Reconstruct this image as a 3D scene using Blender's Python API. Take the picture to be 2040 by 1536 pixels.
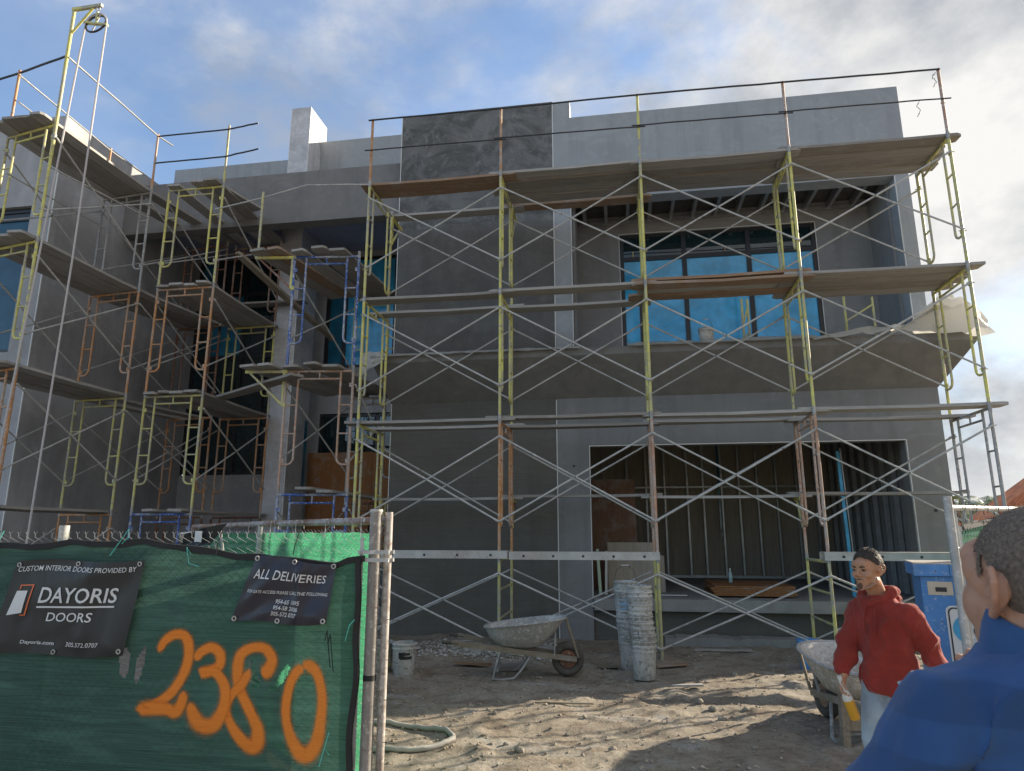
import bpy, bmesh, math, random
from mathutils import Vector as V, Matrix, noise
random.seed(11)
S = bpy.context.scene
for o in list(bpy.data.objects): bpy.data.objects.remove(o)
C = S.collection
PI = math.pi
rad = math.radians

# ------------------------------------------------------------------ camera, sky, sun, exposure
cam_d = bpy.data.cameras.new('camera'); cam = bpy.data.objects.new('camera', cam_d); C.objects.link(cam)
CAM = V((0, 0, 1.62)); FPX = 1350.0; PITCH = rad(12.364); YAW = rad(9.201)
cam.location = CAM; cam.rotation_euler = (PI/2 + PITCH, 0, YAW)
cam_d.sensor_width = 36; cam_d.lens = 36*FPX/2040; cam_d.clip_start = .05; cam_d.clip_end = 3000
cam_d.dof.use_dof = True; cam_d.dof.focus_distance = 9.5; cam_d.dof.aperture_fstop = 11.0
S.camera = cam
SUN_AZ, SUN_EL = rad(54.5), rad(21)
sd = bpy.data.lights.new('sun', 'SUN'); sd.energy = 4.6; sd.angle = rad(.55); sd.color = (1, .88, .70)
so = bpy.data.objects.new('sun', sd); C.objects.link(so)
SUNV = V((math.sin(SUN_AZ)*math.cos(SUN_EL), math.cos(SUN_AZ)*math.cos(SUN_EL), math.sin(SUN_EL)))
so.rotation_euler = SUNV.to_track_quat('Z', 'Y').to_euler(); so.location = (30, 30, 30)
W = bpy.data.worlds.new('World'); S.world = W; W.use_nodes = True
def make_world():
    nt = W.node_tree; nt.nodes.clear(); N = nt.nodes.new; L = nt.links.new
    out = N('ShaderNodeOutputWorld'); bg = N('ShaderNodeBackground'); L(bg.outputs[0], out.inputs[0])
    sky = N('ShaderNodeTexSky'); sky.sky_type = 'NISHITA'; sky.sun_disc = False
    sky.sun_elevation = SUN_EL; sky.sun_rotation = SUN_AZ; sky.air_density = 1.0; sky.dust_density = .35; sky.ozone_density = 3.0
    tc = N('ShaderNodeTexCoord'); mp = N('ShaderNodeMapping'); L(tc.outputs['Generated'], mp.inputs[0])
    mp.inputs['Location'].default_value = (.35, .1, .62); mp.inputs['Scale'].default_value = (1, 1, 1.55)
    n1 = N('ShaderNodeTexNoise'); n1.inputs['Scale'].default_value = 2.1; n1.inputs['Detail'].default_value = 9
    n1.inputs['Roughness'].default_value = .56; n1.inputs['Distortion'].default_value = .25; L(mp.outputs[0], n1.inputs['Vector'])
    sp = N('ShaderNodeSeparateXYZ'); L(tc.outputs['Generated'], sp.inputs[0])
    bias = N('ShaderNodeMapRange'); L(sp.outputs[0], bias.inputs[0])
    bias.inputs[1].default_value = -.62; bias.inputs[2].default_value = .36; bias.inputs[3].default_value = -.15; bias.inputs[4].default_value = .19
    ad = N('ShaderNodeMath'); L(n1.outputs[0], ad.inputs[0]); L(bias.outputs[0], ad.inputs[1])
    cr = N('ShaderNodeMapRange'); cr.interpolation_type = 'SMOOTHSTEP'; L(ad.outputs[0], cr.inputs[0])
    cr.inputs[1].default_value = .42; cr.inputs[2].default_value = .64; cr.inputs[3].default_value = .15
    n2 = N('ShaderNodeTexNoise'); n2.inputs['Scale'].default_value = 2.6; n2.inputs['Detail'].default_value = 8; L(mp.outputs[0], n2.inputs['Vector'])
    n2.inputs['Roughness'].default_value = .6
    c2 = N('ShaderNodeMapRange'); L(n2.outputs[0], c2.inputs[0]); c2.inputs[1].default_value = .40; c2.inputs[2].default_value = .62
    cc = N('ShaderNodeMix'); cc.data_type = 'RGBA'; L(c2.outputs[0], cc.inputs[0])
    cc.inputs[6].default_value = (1.6, 1.74, 1.95, 1); cc.inputs[7].default_value = (3.55, 3.5, 3.4, 1)
    sc = N('ShaderNodeMix'); sc.data_type = 'RGBA'; sc.blend_type = 'MULTIPLY'; sc.inputs[0].default_value = 1
    L(sky.outputs[0], sc.inputs[6]); sc.inputs[7].default_value = (1.0, 1.0, 1.0, 1)
    mx = N('ShaderNodeMix'); mx.data_type = 'RGBA'; L(cr.outputs[0], mx.inputs[0]); L(sc.outputs[2], mx.inputs[6]); L(cc.outputs[2], mx.inputs[7])
    L(mx.outputs[2], bg.inputs[0]); bg.inputs[1].default_value = .115
make_world()
S.view_settings.view_transform = 'Standard'; S.view_settings.look = 'None'
S.view_settings.exposure = 1.24; S.view_settings.gamma = 1.0; S.view_settings.use_curve_mapping = False
S.cycles.max_bounces = 5; S.cycles.diffuse_bounces = 3; S.cycles.glossy_bounces = 2; S.cycles.transmission_bounces = 2; S.cycles.transparent_max_bounces = 6
W.cycles.sampling_method = 'MANUAL'; W.cycles.sample_map_resolution = 512

# ------------------------------------------------------------------ helpers
def px_ray(x, y):
    cp, sp, cy, sy = math.cos(PITCH), math.sin(PITCH), math.cos(YAW), math.sin(YAW)
    f = V((-sy*cp, cy*cp, sp)); r = V((cy, sy, 0)); u = r.cross(f)
    return r*((x-1020)/FPX) + u*(-(y-768)/FPX) + f
def at_y(x, y, Y):
    d = px_ray(x, y); return CAM + d*(Y/d.y)

class MB:
    def __init__(s): s.v = []; s.f = []
    def add(s, vs, fs):
        b = len(s.v); s.v += [V(p) for p in vs]; s.f += [tuple(i+b for i in f) for f in fs]; return s
    def box(s, x0, x1, y0, y1, z0, z1):
        return s.add([(x0,y0,z0),(x1,y0,z0),(x1,y1,z0),(x0,y1,z0),(x0,y0,z1),(x1,y0,z1),(x1,y1,z1),(x0,y1,z1)],
                     [(0,3,2,1),(4,5,6,7),(0,1,5,4),(1,2,6,5),(2,3,7,6),(3,0,4,7)])
    def bar(s, p, q, w, t, up=(0,0,1)):
        p, q = V(p), V(q); d = (q-p).normalized(); up = V(up)
        if abs(d.dot(up)) > .98: up = V((0,1,0))
        a = d.cross(up).normalized(); b = a.cross(d)
        a *= w/2; b *= t/2
        return s.add([p-a-b,p+a-b,p+a+b,p-a+b,q-a-b,q+a-b,q+a+b,q-a+b],
                     [(0,3,2,1),(4,5,6,7),(0,1,5,4),(1,2,6,5),(2,3,7,6),(3,0,4,7)])
    def tube(s, pts, r, n=8, caps=True, closed=False, flat=None):
        pts = [V(p) for p in pts]; m = len(pts); R = r if isinstance(r, (list, tuple)) else [r]*m
        t0 = (pts[1]-pts[0]).normalized(); ref = V((0,0,1)) if abs(t0.z) < .9 else V((1,0,0))
        a = t0.cross(ref).normalized(); base = len(s.v); prev = t0
        for i, p in enumerate(pts):
            if closed: t = (pts[(i+1)%m]-pts[i-1]).normalized()
            elif i == 0: t = t0
            elif i == m-1: t = (pts[i]-pts[i-1]).normalized()
            else: t = (pts[i+1]-pts[i-1]).normalized()
            q = prev.rotation_difference(t); a = q @ a; a = (a - t*a.dot(t)).normalized(); b = t.cross(a); prev = t
            for k in range(n):
                an = 2*PI*k/n; c, d = math.cos(an), math.sin(an)
                if flat: d *= flat
                s.v.append(p + (a*c + b*d)*R[i])
        for i in range(m if closed else m-1):
            j = (i+1) % m
            for k in range(n):
                k2 = (k+1) % n
                s.f.append((base+i*n+k, base+i*n+k2, base+j*n+k2, base+j*n+k))
        if caps and not closed:
            s.f.append(tuple(base+k for k in reversed(range(n)))); s.f.append(tuple(base+(m-1)*n+k for k in range(n)))
        return s
    def loft(s, rings, caps=True):
        n = len(rings[0]); base = len(s.v)
        for r in rings: s.v += [V(p) for p in r]
        for i in range(len(rings)-1):
            for k in range(n):
                k2 = (k+1) % n
                s.f.append((base+i*n+k, base+i*n+k2, base+(i+1)*n+k2, base+(i+1)*n+k))
        if caps:
            s.f.append(tuple(base+k for k in reversed(range(n)))); s.f.append(tuple(base+(len(rings)-1)*n+k for k in range(n)))
        return s
    def lathe(s, prof, n=20, o=(0,0,0), caps=True):
        o = V(o)
        return s.loft([[o+V((r*math.cos(2*PI*k/n), r*math.sin(2*PI*k/n), z)) for k in range(n)] for r, z in prof], caps)
    def ball(s, c, r, nu=14, nv=9, M=None):
        r = (r, r, r) if isinstance(r, (int, float)) else r; c = V(c); rings = []
        for i in range(nv):
            th = -PI/2 + PI*(i+.5)/nv*0.999
            ring = []
            for k in range(nu):
                p = V((r[0]*math.cos(th)*math.cos(2*PI*k/nu), r[1]*math.cos(th)*math.sin(2*PI*k/nu), r[2]*math.sin(th)))
                ring.append(c + (M @ p if M else p))
            rings.append(ring)
        return s.loft(rings)
    def xf(s, M): s.v = [M @ p for p in s.v]; return s
    def mesh(s, name, mat=None, smooth=False, org=None):
        if org is not None: s.v = [p-V(org) for p in s.v]
        me = bpy.data.meshes.new(name); me.from_pydata([tuple(p) for p in s.v], [], s.f); me.update()
        if mat: me.materials.append(mat)
        if smooth:
            for p in me.polygons: p.use_smooth = True
            try: me.set_sharp_from_angle(angle=rad(40))
            except Exception: pass
        return me
    def build(s, name, mat, parent=None, smooth=False, org=None):
        me = s.mesh(name, mat, smooth, org); o = bpy.data.objects.new(name, me); C.objects.link(o)
        if org is not None: o.location = org
        if parent: o.parent = parent
        return o
def inst(name, me, parent=None, loc=(0,0,0), rotz=0, mw=None):
    o = bpy.data.objects.new(name, me); C.objects.link(o); o.location = loc; o.rotation_euler = (0,0,rotz)
    if mw is not None: o.matrix_basis = mw
    if parent: o.parent = parent
    return o
def tag(o, label, cat, group=None):
    o['label'] = label; o['category'] = cat
    if group: o['group'] = group
    return o
def thing(name, label, cat, loc=(0,0,0), rotz=0, group=None):
    o = bpy.data.objects.new(name, None); C.objects.link(o); o.location = loc; o.rotation_euler = (0,0,rotz)
    o.empty_display_size = .1
    return tag(o, label, cat, group)
def copy_tree(src, parent=None):
    c = src.copy(); C.objects.link(c); c.parent = parent
    for ch in [x for x in bpy.data.objects if x.parent == src]: copy_tree(ch, c)
    return c
ORD = ['first', 'second', 'third', 'fourth', 'fifth', 'sixth', 'seventh', 'eighth', 'ninth', 'tenth', 'eleventh', 'twelfth', 'thirteenth']

# ------------------------------------------------------------------ materials
class NT:
    def __init__(s, name):
        s.m = bpy.data.materials.new(name); s.m.use_nodes = True; s.t = s.m.node_tree; s.b = s.t.nodes['Principled BSDF']; s.o = s.t.nodes['Material Output']
        s.tc = s.n('ShaderNodeTexCoord'); s.oi = None
    def n(s, t): return s.t.nodes.new(t)
    def l(s, a, b): s.t.links.new(a, b)
    def coord(s, scale=(1,1,1), rand=0):
        mp = s.n('ShaderNodeMapping'); mp.inputs['Scale'].default_value = scale
        src = s.tc.outputs['Object']
        if rand:
            oi = s.n('ShaderNodeObjectInfo'); mu = s.n('ShaderNodeVectorMath'); mu.operation = 'MULTIPLY_ADD'
            cb = s.n('ShaderNodeCombineXYZ')
            for i in range(3): s.l(oi.outputs['Random'], cb.inputs[i])
            s.l(cb.outputs[0], mu.inputs[0]); mu.inputs[1].default_value = (rand, rand*1.7, rand*.6); s.l(src, mu.inputs[2]); src = mu.outputs[0]
        s.l(src, mp.inputs[0]); return mp.outputs[0]
    def noise(s, co, scale, detail=4, rough=.5, dist=0):
        n = s.n('ShaderNodeTexNoise'); s.l(co, n.inputs['Vector']); n.inputs['Scale'].default_value = scale
        n.inputs['Detail'].default_value = detail; n.inputs['Roughness'].default_value = rough; n.inputs['Distortion'].default_value = dist
        return n.outputs[0]
    def ramp(s, f, lo, hi, a=0, b=1, smooth=False):
        r = s.n('ShaderNodeMapRange'); s.l(f, r.inputs[0])
        for i, x in ((1,lo),(2,hi),(3,a),(4,b)): r.inputs[i].default_value = x
        if smooth: r.interpolation_type = 'SMOOTHSTEP'
        return r.outputs[0]
    def mix(s, f, a, b, mode='MIX'):
        m = s.n('ShaderNodeMix'); m.data_type = 'RGBA'; m.blend_type = mode
        if isinstance(f, (int, float)): m.inputs[0].default_value = f
        else: s.l(f, m.inputs[0])
        for i, x in ((6,a),(7,b)):
            if isinstance(x, tuple): m.inputs[i].default_value = (*x, 1) if len(x) == 3 else x
            else: s.l(x, m.inputs[i])
        return m.outputs[2]
    def math(s, op, a, b=None):
        m = s.n('ShaderNodeMath'); m.operation = op
        for i, x in ((0,a),(1,b)):
            if x is None: continue
            if isinstance(x, (int, float)): m.inputs[i].default_value = x
            else: s.l(x, m.inputs[i])
        return m.outputs[0]
    def bump(s, h, strength=.3, dist=.01):
        b = s.n('ShaderNodeBump'); b.inputs['Strength'].default_value = strength; b.inputs['Distance'].default_value = dist
        s.l(h, b.inputs['Height']); s.l(b.outputs[0], s.b.inputs['Normal'])
    def fin(s, col=None, rough=.7, metal=0, spec=None):
        if col is not None:
            if isinstance(col, tuple): s.b.inputs['Base Color'].default_value = (*col, 1)
            else: s.l(col, s.b.inputs['Base Color'])
        if isinstance(rough, (int, float)): s.b.inputs['Roughness'].default_value = rough
        else: s.l(rough, s.b.inputs['Roughness'])
        s.b.inputs['Metallic'].default_value = metal
        if spec is not None: s.b.inputs['Specular IOR Level'].default_value = spec
        return s.m

def m_plain(name, c, rough=.6, metal=0, var=.25, scale=6, bump=.15):
    t = NT(name); co = t.coord(rand=7); n = t.noise(co, scale, 6, .6)
    d = tuple(x*(1-var) for x in c); e = tuple(min(1, x*(1+var)) for x in c)
    if bump: t.bump(t.noise(co, scale*8, 5, .65), bump, .003)
    return t.fin(t.mix(t.ramp(n, .3, .7), d, e), rough, metal)
def m_paint(name, c, wear=.5, rough=.5, under=(.33,.32,.30), rust=(.13,.05,.025)):
    t = NT(name); co = t.coord(rand=9)
    base = t.mix(t.ramp(t.noise(co, 5, 4), .3, .7), tuple(x*.80 for x in c), tuple(min(1, x*1.12) for x in c))
    big = t.ramp(t.noise(co, 1.6, 3), .56 - wear*.12, .66 - wear*.08)
    base = t.mix(t.math('MULTIPLY', big, t.ramp(t.noise(co, 26, 5, .7), .36, .56)), base, under)
    spl = t.ramp(t.noise(co, 22, 6, .75), .595 - wear*.05, .63 - wear*.04)
    base = t.mix(spl, base, tuple(x*1.2 for x in under))
    ru = t.ramp(t.noise(co, 21, 5, .7, .3), .63, .68)
    base = t.mix(ru, base, rust)
    t.bump(t.noise(co, 60, 4, .7), .25, .002)
    return t.fin(base, rough)
def m_stucco(name, c, var=.22, blotch=.5, comb=False, trowel=0, wet=0):
    t = NT(name); co = t.coord(); a = t.noise(co, .42, 5, .55, .4); b = t.noise(co, 2.3, 7, .62, .8); f = t.noise(co, 55, 4, .7)
    dk = tuple(x*(1-var) for x in c); lt = tuple(x*(1+var) for x in c)
    col = t.mix(t.ramp(a, .34, .66), dk, lt)
    col = t.mix(blotch*.45, col, t.mix(t.ramp(b, .36, .66), tuple(x*.72 for x in c), tuple(x*1.30 for x in c)))
    st = t.noise(t.coord((2.6, 2.6, .22)), 1.6, 5, .65, .3); col = t.mix(t.ramp(st, .50, .68, 0, .42), col, tuple(x*.68 for x in c))
    ar = t.noise(t.coord((1.2, 1.2, 2.0)), 1.9, 7, .72, 1.1); col = t.mix(t.ramp(ar, .52, .64, 0, .32), col, tuple(x*1.35 for x in c))
    if trowel:
        co2 = t.coord((1.1, 1.1, 1.7)); w = t.noise(co2, .95, 8, .70, 1.3); col = t.mix(t.ramp(w, .44, .60, 0, trowel), col, tuple(x*.52 for x in c))
        w2 = t.noise(t.coord((1.6, 1.6, 1.0)), 2.0, 8, .75, 1.6); col = t.mix(t.ramp(w2, .54, .66, 0, trowel*.7), col, tuple(x*1.55 for x in c))
    if wet:
        w = t.noise(t.coord((1.6, 1.6, .5)), 1.1, 6, .6, .6); col = t.mix(t.ramp(w, .44, .60, 0, wet), col, tuple(x*.55 for x in c))
    col = t.mix(t.ramp(f, .35, .65, 0, .12), col, tuple(x*.7 for x in c))
    h = t.noise(co, 14, 8, .7)
    if comb:
        cz = t.noise(t.coord((1.2, 1.2, 46)), 1.0, 3, .6, .2); col = t.mix(t.ramp(cz, .42, .62, 0, .35), col, tuple(x*.72 for x in c)); h = t.math('ADD', h, cz)
    t.bump(h, .35, .008)
    return t.fin(col, .88, spec=.3)
def m_wood(name, c1, c2, c3, rough=.8, axis=0, knots=True):
    t = NT(name); sc = [9, 9, 9]; sc[axis] = .55
    co = t.coord(tuple(sc), rand=13); g = t.noise(co, 2.6, 7, .65, .9); co2 = t.coord(rand=13); s = t.noise(co2, 3.1, 5, .6)
    oi = t.n('ShaderNodeObjectInfo')
    base = t.mix(oi.outputs['Random'], c1, c2)
    col = t.mix(t.ramp(g, .38, .66), base, t.mix(.55, base, c3))
    col = t.mix(t.ramp(s, .52, .7, 0, .55), col, (.36, .34, .32))
    col = t.mix(t.ramp(t.noise(co2, 17, 6, .7), .62, .7, 0, .7), col, (.45, .44, .42))
    t.bump(g, .4, .004)
    return t.fin(col, rough, spec=.25)
M = {}
M['yellow'] = m_paint('yellow_paint', (.64, .60, .16), .85)
M['yellow2'] = m_paint('yellow_paint_dirty', (.58, .55, .19), .85)
M['orange'] = m_paint('orange_paint', (.50, .235, .085), .95, under=(.40,.33,.28))
M['pink'] = m_paint('faded_orange_paint', (.48, .27, .17), 1.2, under=(.42,.37,.34))
M['blue'] = m_paint('blue_paint', (.04, .11, .38), .95, under=(.42,.44,.47))
M['grey'] = m_paint('galvanised_dull', (.30, .30, .30), .9, under=(.40,.39,.37))
M['brown'] = m_paint('rusty_brown_paint', (.20, .085, .045), .55, under=(.27,.22,.19))
M['steel'] = m_paint('galvanised_steel', (.42, .42, .41), .6, rough=.45, under=(.5,.49,.46))
M['darksteel'] = m_plain('dark_steel', (.045, .045, .05), .5, .3)
M['rustrail'] = m_paint('rusty_rail', (.20, .10, .06), .9, under=(.38,.36,.34))
M['stile'] = m_paint('worn_stile', (.25, .20, .165), 1.0, under=(.42,.39,.36), rust=(.16,.06,.03))
M['wood'] = m_wood('weathered_wood', (.29, .265, .24), (.47, .455, .435), (.16, .145, .135))
M['woodnew'] = m_wood('new_wood', (.34, .22, .14), (.33, .235, .165), (.17, .10, .065))
M['ply'] = m_wood('plywood_orange', (.36, .17, .065), (.33, .16, .07), (.20, .08, .03), axis=2)
M['plyred'] = m_wood('plywood_reddish', (.24, .135, .085), (.26, .15, .10), (.15, .08, .05), axis=2)
M['plyback'] = m_wood('plywood_sheathing', (.43, .37, .30), (.47, .41, .335), (.28, .23, .18), axis=2)
M['alu'] = m_paint('aluminium_plank', (.50, .48, .45), .8, rough=.5, under=(.42,.36,.31))
M['stuccoL'] = m_stucco('stucco_light', (.335, .355, .375), .07, .25)
M['stuccoM'] = m_stucco('stucco_mid', (.235, .235, .235), .10, .3)
M['stuccoW'] = m_stucco('stucco_left_wing', (.40, .40, .415), .16, .5, wet=.35)
M['stuccoT'] = m_stucco('stucco_trowelled', (.175, .178, .178), .14, .7, trowel=.95)
M['stuccoP'] = m_stucco('stucco_patchy', (.150, .148, .145), .18, .7, trowel=.30, wet=.3)
M['stuccoC'] = m_stucco('stucco_combed', (.140, .134, .120), .12, .35, comb=True)
M['stuccoB'] = m_stucco('stucco_balcony', (.20, .192, .182), .22, .7)
M['stuccoD'] = m_stucco('stucco_dark_recess', (.26, .26, .265), .1, .3)
M['stuccoX'] = m_stucco('scratch_coat', (.60, .60, .63), .12, .6, comb=True, trowel=.5)
M['beam'] = m_stucco('stucco_beam', (.215, .212, .21), .16, .6)
M['soffit'] = m_stucco('soffit_primer', (.33, .35, .46), .08, .2)
M['concrete'] = m_stucco('concrete', (.30, .30, .29), .2, .8)
M['bead'] = m_plain('white_corner_bead', (.72, .72, .70), .5, var=.08)
M['frame'] = m_plain('black_window_frame', (.018, .018, .020), .4, var=.1)
M['postgrey'] = m_paint('gate_post_grey', (.24, .22, .20), .7, rough=.45, under=(.34,.31,.28))
M['black'] = m_plain('black_fabric', (.014, .014, .016), .7, var=.3)
M['rubber'] = m_plain('rubber_muddy', (.09, .08, .07), .85, var=.4)
M['roofdeck'] = m_plain('dark_deck', (.10, .09, .08), .9)
M['studs'] = m_plain('zinc_stud', (.42, .43, .44), .38, .6, var=.2)
def m_glass(name, c, rough=.03, spec=.6):
    t = NT(name); co = t.coord(rand=3); t.bump(t.noise(co, 1.4, 2), .05, .02)
    return t.fin(t.mix(t.ramp(t.noise(co, 3, 5, .6), .4, .65), c, tuple(x*1.5 for x in c)), rough, 0, spec)
M['glass'] = m_glass('dark_glass', (.010, .022, .026), .02, .9)
M['glassblue'] = m_glass('blue_tinted_glass', (.012, .05, .08), .03, .45)
M['film'] = m_glass('blue_protective_film', (.042, .33, .60), .09, .7)
M['filmdark'] = m_glass('blue_film_dark', (.018, .12, .20), .08, .6)

def m_dirt():
    t = NT('dirt'); co = t.coord(); a = t.noise(co, .55, 6, .6, .5); b = t.noise(co, 3.2, 8, .68, .4); f = t.noise(co, 22, 8, .75); g = t.noise(co, 90, 4, .7)
    col = t.mix(t.ramp(a, .36, .64), (.29, .245, .19), (.38, .34, .28))
    col = t.mix(t.ramp(b, .47, .64, 0, .75), col, (.17, .13, .095))
    col = t.mix(t.ramp(t.noise(t.coord((1, 1.8, 1)), 1.3, 7, .66, .6), .54, .66, 0, .7), col, (.40, .385, .36))
    col = t.mix(t.ramp(f, .5, .68, 0, .8), col, (.12, .095, .07))
    col = t.mix(t.ramp(g, .60, .72, 0, .7), col, (.45, .42, .37))
    t.bump(t.math('ADD', t.math('MULTIPLY', f, 1.0), t.math('MULTIPLY', g, .35)), .8, .03)
    return t.fin(col, .95, spec=.2)
M['dirt'] = m_dirt()
def m_screen(name, c, transl, holes):
    t = NT(name); co = t.coord()
    wv = t.noise(t.coord((3, 3, 260)), 1, 3, .6); col = t.mix(t.ramp(wv, .35, .65), tuple(x*.72 for x in c), tuple(x*1.28 for x in c))
    col = t.mix(t.ramp(t.noise(t.coord((1.5, 1.5, 9)), 1.3, 4, .6), .5, .68, 0, .45), col, tuple(min(1, x*1.9+.01) for x in c))
    sx = t.n('ShaderNodeSeparateXYZ'); t.l(t.coord(), sx.inputs[0]); ds = []
    for op in ('ADD', 'SUBTRACT'):
        q = t.math('MULTIPLY', t.math(op, sx.outputs[0], sx.outputs[2]), PI/.062); ds.append(t.math('ABSOLUTE', t.math('SINE', q)))
    ln_ = t.math('MULTIPLY', t.ramp(t.math('MINIMUM', ds[0], ds[1]), .0, .22, 1, 0), t.ramp(t.noise(co, 1.7, 3), .42, .62))
    col = t.mix(t.math('MULTIPLY', ln_, .5), col, tuple(x*.45 for x in c))
    t.bump(t.math('ADD', t.math('ADD', wv, t.noise(co, 3, 3)), t.math('MULTIPLY', ln_, 1.2)), .4, .006)
    t.fin(col, .8, spec=.2)
    tr = t.n('ShaderNodeBsdfTranslucent'); t.l(col, tr.inputs[0])
    tp = t.n('ShaderNodeBsdfTransparent')
    m1 = t.n('ShaderNodeMixShader'); m1.inputs[0].default_value = transl; t.l(t.b.outputs[0], m1.inputs[1]); t.l(tr.outputs[0], m1.inputs[2])
    m2 = t.n('ShaderNodeMixShader'); m2.inputs[0].default_value = holes; t.l(m1.outputs[0], m2.inputs[1]); t.l(tp.outputs[0], m2.inputs[2])
    t.l(m2.outputs[0], t.o.inputs[0]); return t.m
M['screen'] = m_screen('green_windscreen', (.052, .112, .090), .18, .04)
M['screen2'] = m_screen('green_gate_screen', (.06, .29, .155), .55, .10)
def m_vinyl(name, c):
    t = NT(name); co = t.coord((2.2, 1, 1)); t.bump(t.noise(co, 2.0, 4, .5, .6), .35, .03)
    return t.fin(t.mix(t.ramp(t.noise(co, 2.2, 4), .35, .7), c, tuple(x*1.5 for x in c)), .42, spec=.4)
M['vinyl'] = m_vinyl('black_vinyl', (.020, .020, .021)); M['vinyl2'] = m_vinyl('navy_vinyl', (.026, .025, .036))
def m_spray():
    t = NT('orange_spray_paint'); at = t.n('ShaderNodeAttribute'); at.attribute_name = 'edge'; at.attribute_type = 'GEOMETRY'
    e = at.outputs['Fac']; n = t.noise(t.coord(), 150, 4, .8); nb = t.noise(t.coord(), 9, 3, .6); wv = t.noise(t.coord((3, 3, 260)), 1, 3, .6)
    a = t.math('ADD', e, t.math('MULTIPLY', t.math('SUBTRACT', n, .5), .30)); a = t.math('ADD', a, t.math('MULTIPLY', t.math('SUBTRACT', nb, .5), .22)); a = t.math('ADD', a, t.math('MULTIPLY', t.math('SUBTRACT', wv, .5), .30))
    core = t.ramp(a, .20, .70, 0, .90, True); tail = t.math('MULTIPLY', t.ramp(e, .02, .5), t.ramp(n, .48, .62, 0, .55))
    t.l(t.math('MAXIMUM', core, tail), t.b.inputs['Alpha']); col = t.mix(t.ramp(wv, .4, .65, 0, .5), (.88, .27, .040), (.62, .16, .022)); return t.fin(col, .75, spec=.2)
M['spray'] = m_spray()
M['white_print'] = m_plain('white_print', (.66, .67, .68), .5, var=.05, bump=0)
M['orange_print'] = m_plain('orange_print', (.75, .16, .05), .5, var=.05, bump=0)
M['plastic'] = m_paint('dirty_white_plastic', (.56, .555, .54), 1.0, rough=.5, under=(.22,.21,.19), rust=(.16,.14,.11))
M['plasticblue'] = m_paint('blue_plastic', (.22, .36, .52), .8, under=(.4,.4,.38), rust=(.2,.18,.15))
M['bluein'] = m_plain('blue_bucket', (.10, .30, .58), .5)
M['tray'] = m_paint('cement_crusted_tray', (.34, .325, .30), 1.2, rough=.85, under=(.46,.45,.43), rust=(.15,.10,.07))
M['trayrust'] = m_paint('rusty_tray', (.42, .35, .27), 1.2, rough=.85, under=(.5,.48,.45), rust=(.20,.10,.05))
M['barrowwood'] = m_wood('muddy_wood', (.28, .24, .18), (.26, .22, .17), (.12, .10, .07))
M['rope'] = m_plain('rope', (.50, .47, .47), .9, var=.2, scale=60)
M['hose'] = m_plain('hose', (.42, .40, .36), .6, var=.15)
M['contblue'] = m_paint('container_blue', (.075, .235, .53), .25, under=(.25,.33,.45))
def m_sheet():
    t = NT('plastic_sheeting'); t.bump(t.noise(t.coord(), 9, 5, .6, .8), .5, .02); t.fin((.72, .71, .68), .35)
    tr = t.n('ShaderNodeBsdfTranslucent'); tr.inputs[0].default_value = (.75, .73, .68, 1); m1 = t.n('ShaderNodeMixShader'); m1.inputs[0].default_value = .45
    t.l(t.b.outputs[0], m1.inputs[1]); t.l(tr.outputs[0], m1.inputs[2]); t.l(m1.outputs[0], t.o.inputs[0]); return t.m
M['sheet'] = m_sheet()
M['stone'] = m_plain('stone', (.25, .22, .18), .9, var=.35, scale=4)
M['clod'] = m_plain('dirt_clod', (.33, .28, .22), .95, var=.4, scale=3)
M['palegreen'] = m_plain('pale_green_board', (.50, .66, .52), .5, var=.1)
M['gravel'] = m_plain('white_gravel', (.46, .44, .40), .9, var=.3, scale=14)
M['bark'] = m_plain('bark', (.12, .095, .07), .9, var=.4)
M['leaf'] = m_plain('leaf', (.055, .105, .03), .6, var=.5, scale=3, bump=0)
M['palm'] = m_plain('palm_leaf', (.09, .15, .045), .55, var=.4, scale=2, bump=0)
M['tile'] = m_plain('orange_roof_tile', (.50, .17, .07), .8, var=.35, scale=3)
M['whitewall'] = m_plain('white_painted_wall', (.72, .71, .68), .8, var=.05)

# ------------------------------------------------------------------ ground
def ground_h(x, y):
    p = V((x, y, 0))
    n = noise.noise(p*.55)*.05 + noise.noise(p*1.9+V((3,1,0)))*.028 + noise.noise(p*5.3)*.014
    n += abs(noise.noise(p*11.0+V((0,7,0))))*.022 + max(0, noise.noise(p*3.1+V((9,2,0)))-.2)*.07
    fade = max(0, min(1, (y-4.2)/1.2))*max(0, min(1, (9-abs(x-.5))/3))*max(0, min(1, (11.6-y)/.6))
    r = (max(0, 1-abs((y-.35*x-7.55)/.16)) + max(0, 1-abs((y-.35*x-7.05)/.16)))*.02*max(0, min(1, x/1.0+.2))
    return (n - r)*fade
def axis(a, b, step, far):
    g = []; x = a
    while x < b: g.append(x); x += step
    g.append(b); s = step; lo = [a]; hi = [b]
    while hi[-1] < far: s *= 1.5; hi.append(hi[-1]+s); lo.append(lo[-1]-s)
    return lo[:0:-1] + g + hi[1:]
gx = axis(-4.0, 4.6, .034, 900); gy = axis(4.6, 11.2, .034, 900)
gm = MB(); gm.v = [V((x, y, ground_h(x, y))) for y in gy for x in gx]
nx = len(gx); gm.f = [(j*nx+i, j*nx+i+1, (j+1)*nx+i+1, (j+1)*nx+i) for j in range(len(gy)-1) for i in range(nx-1)]
g = gm.build('ground', M['dirt'], None, True); g['kind'] = 'structure'

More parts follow.
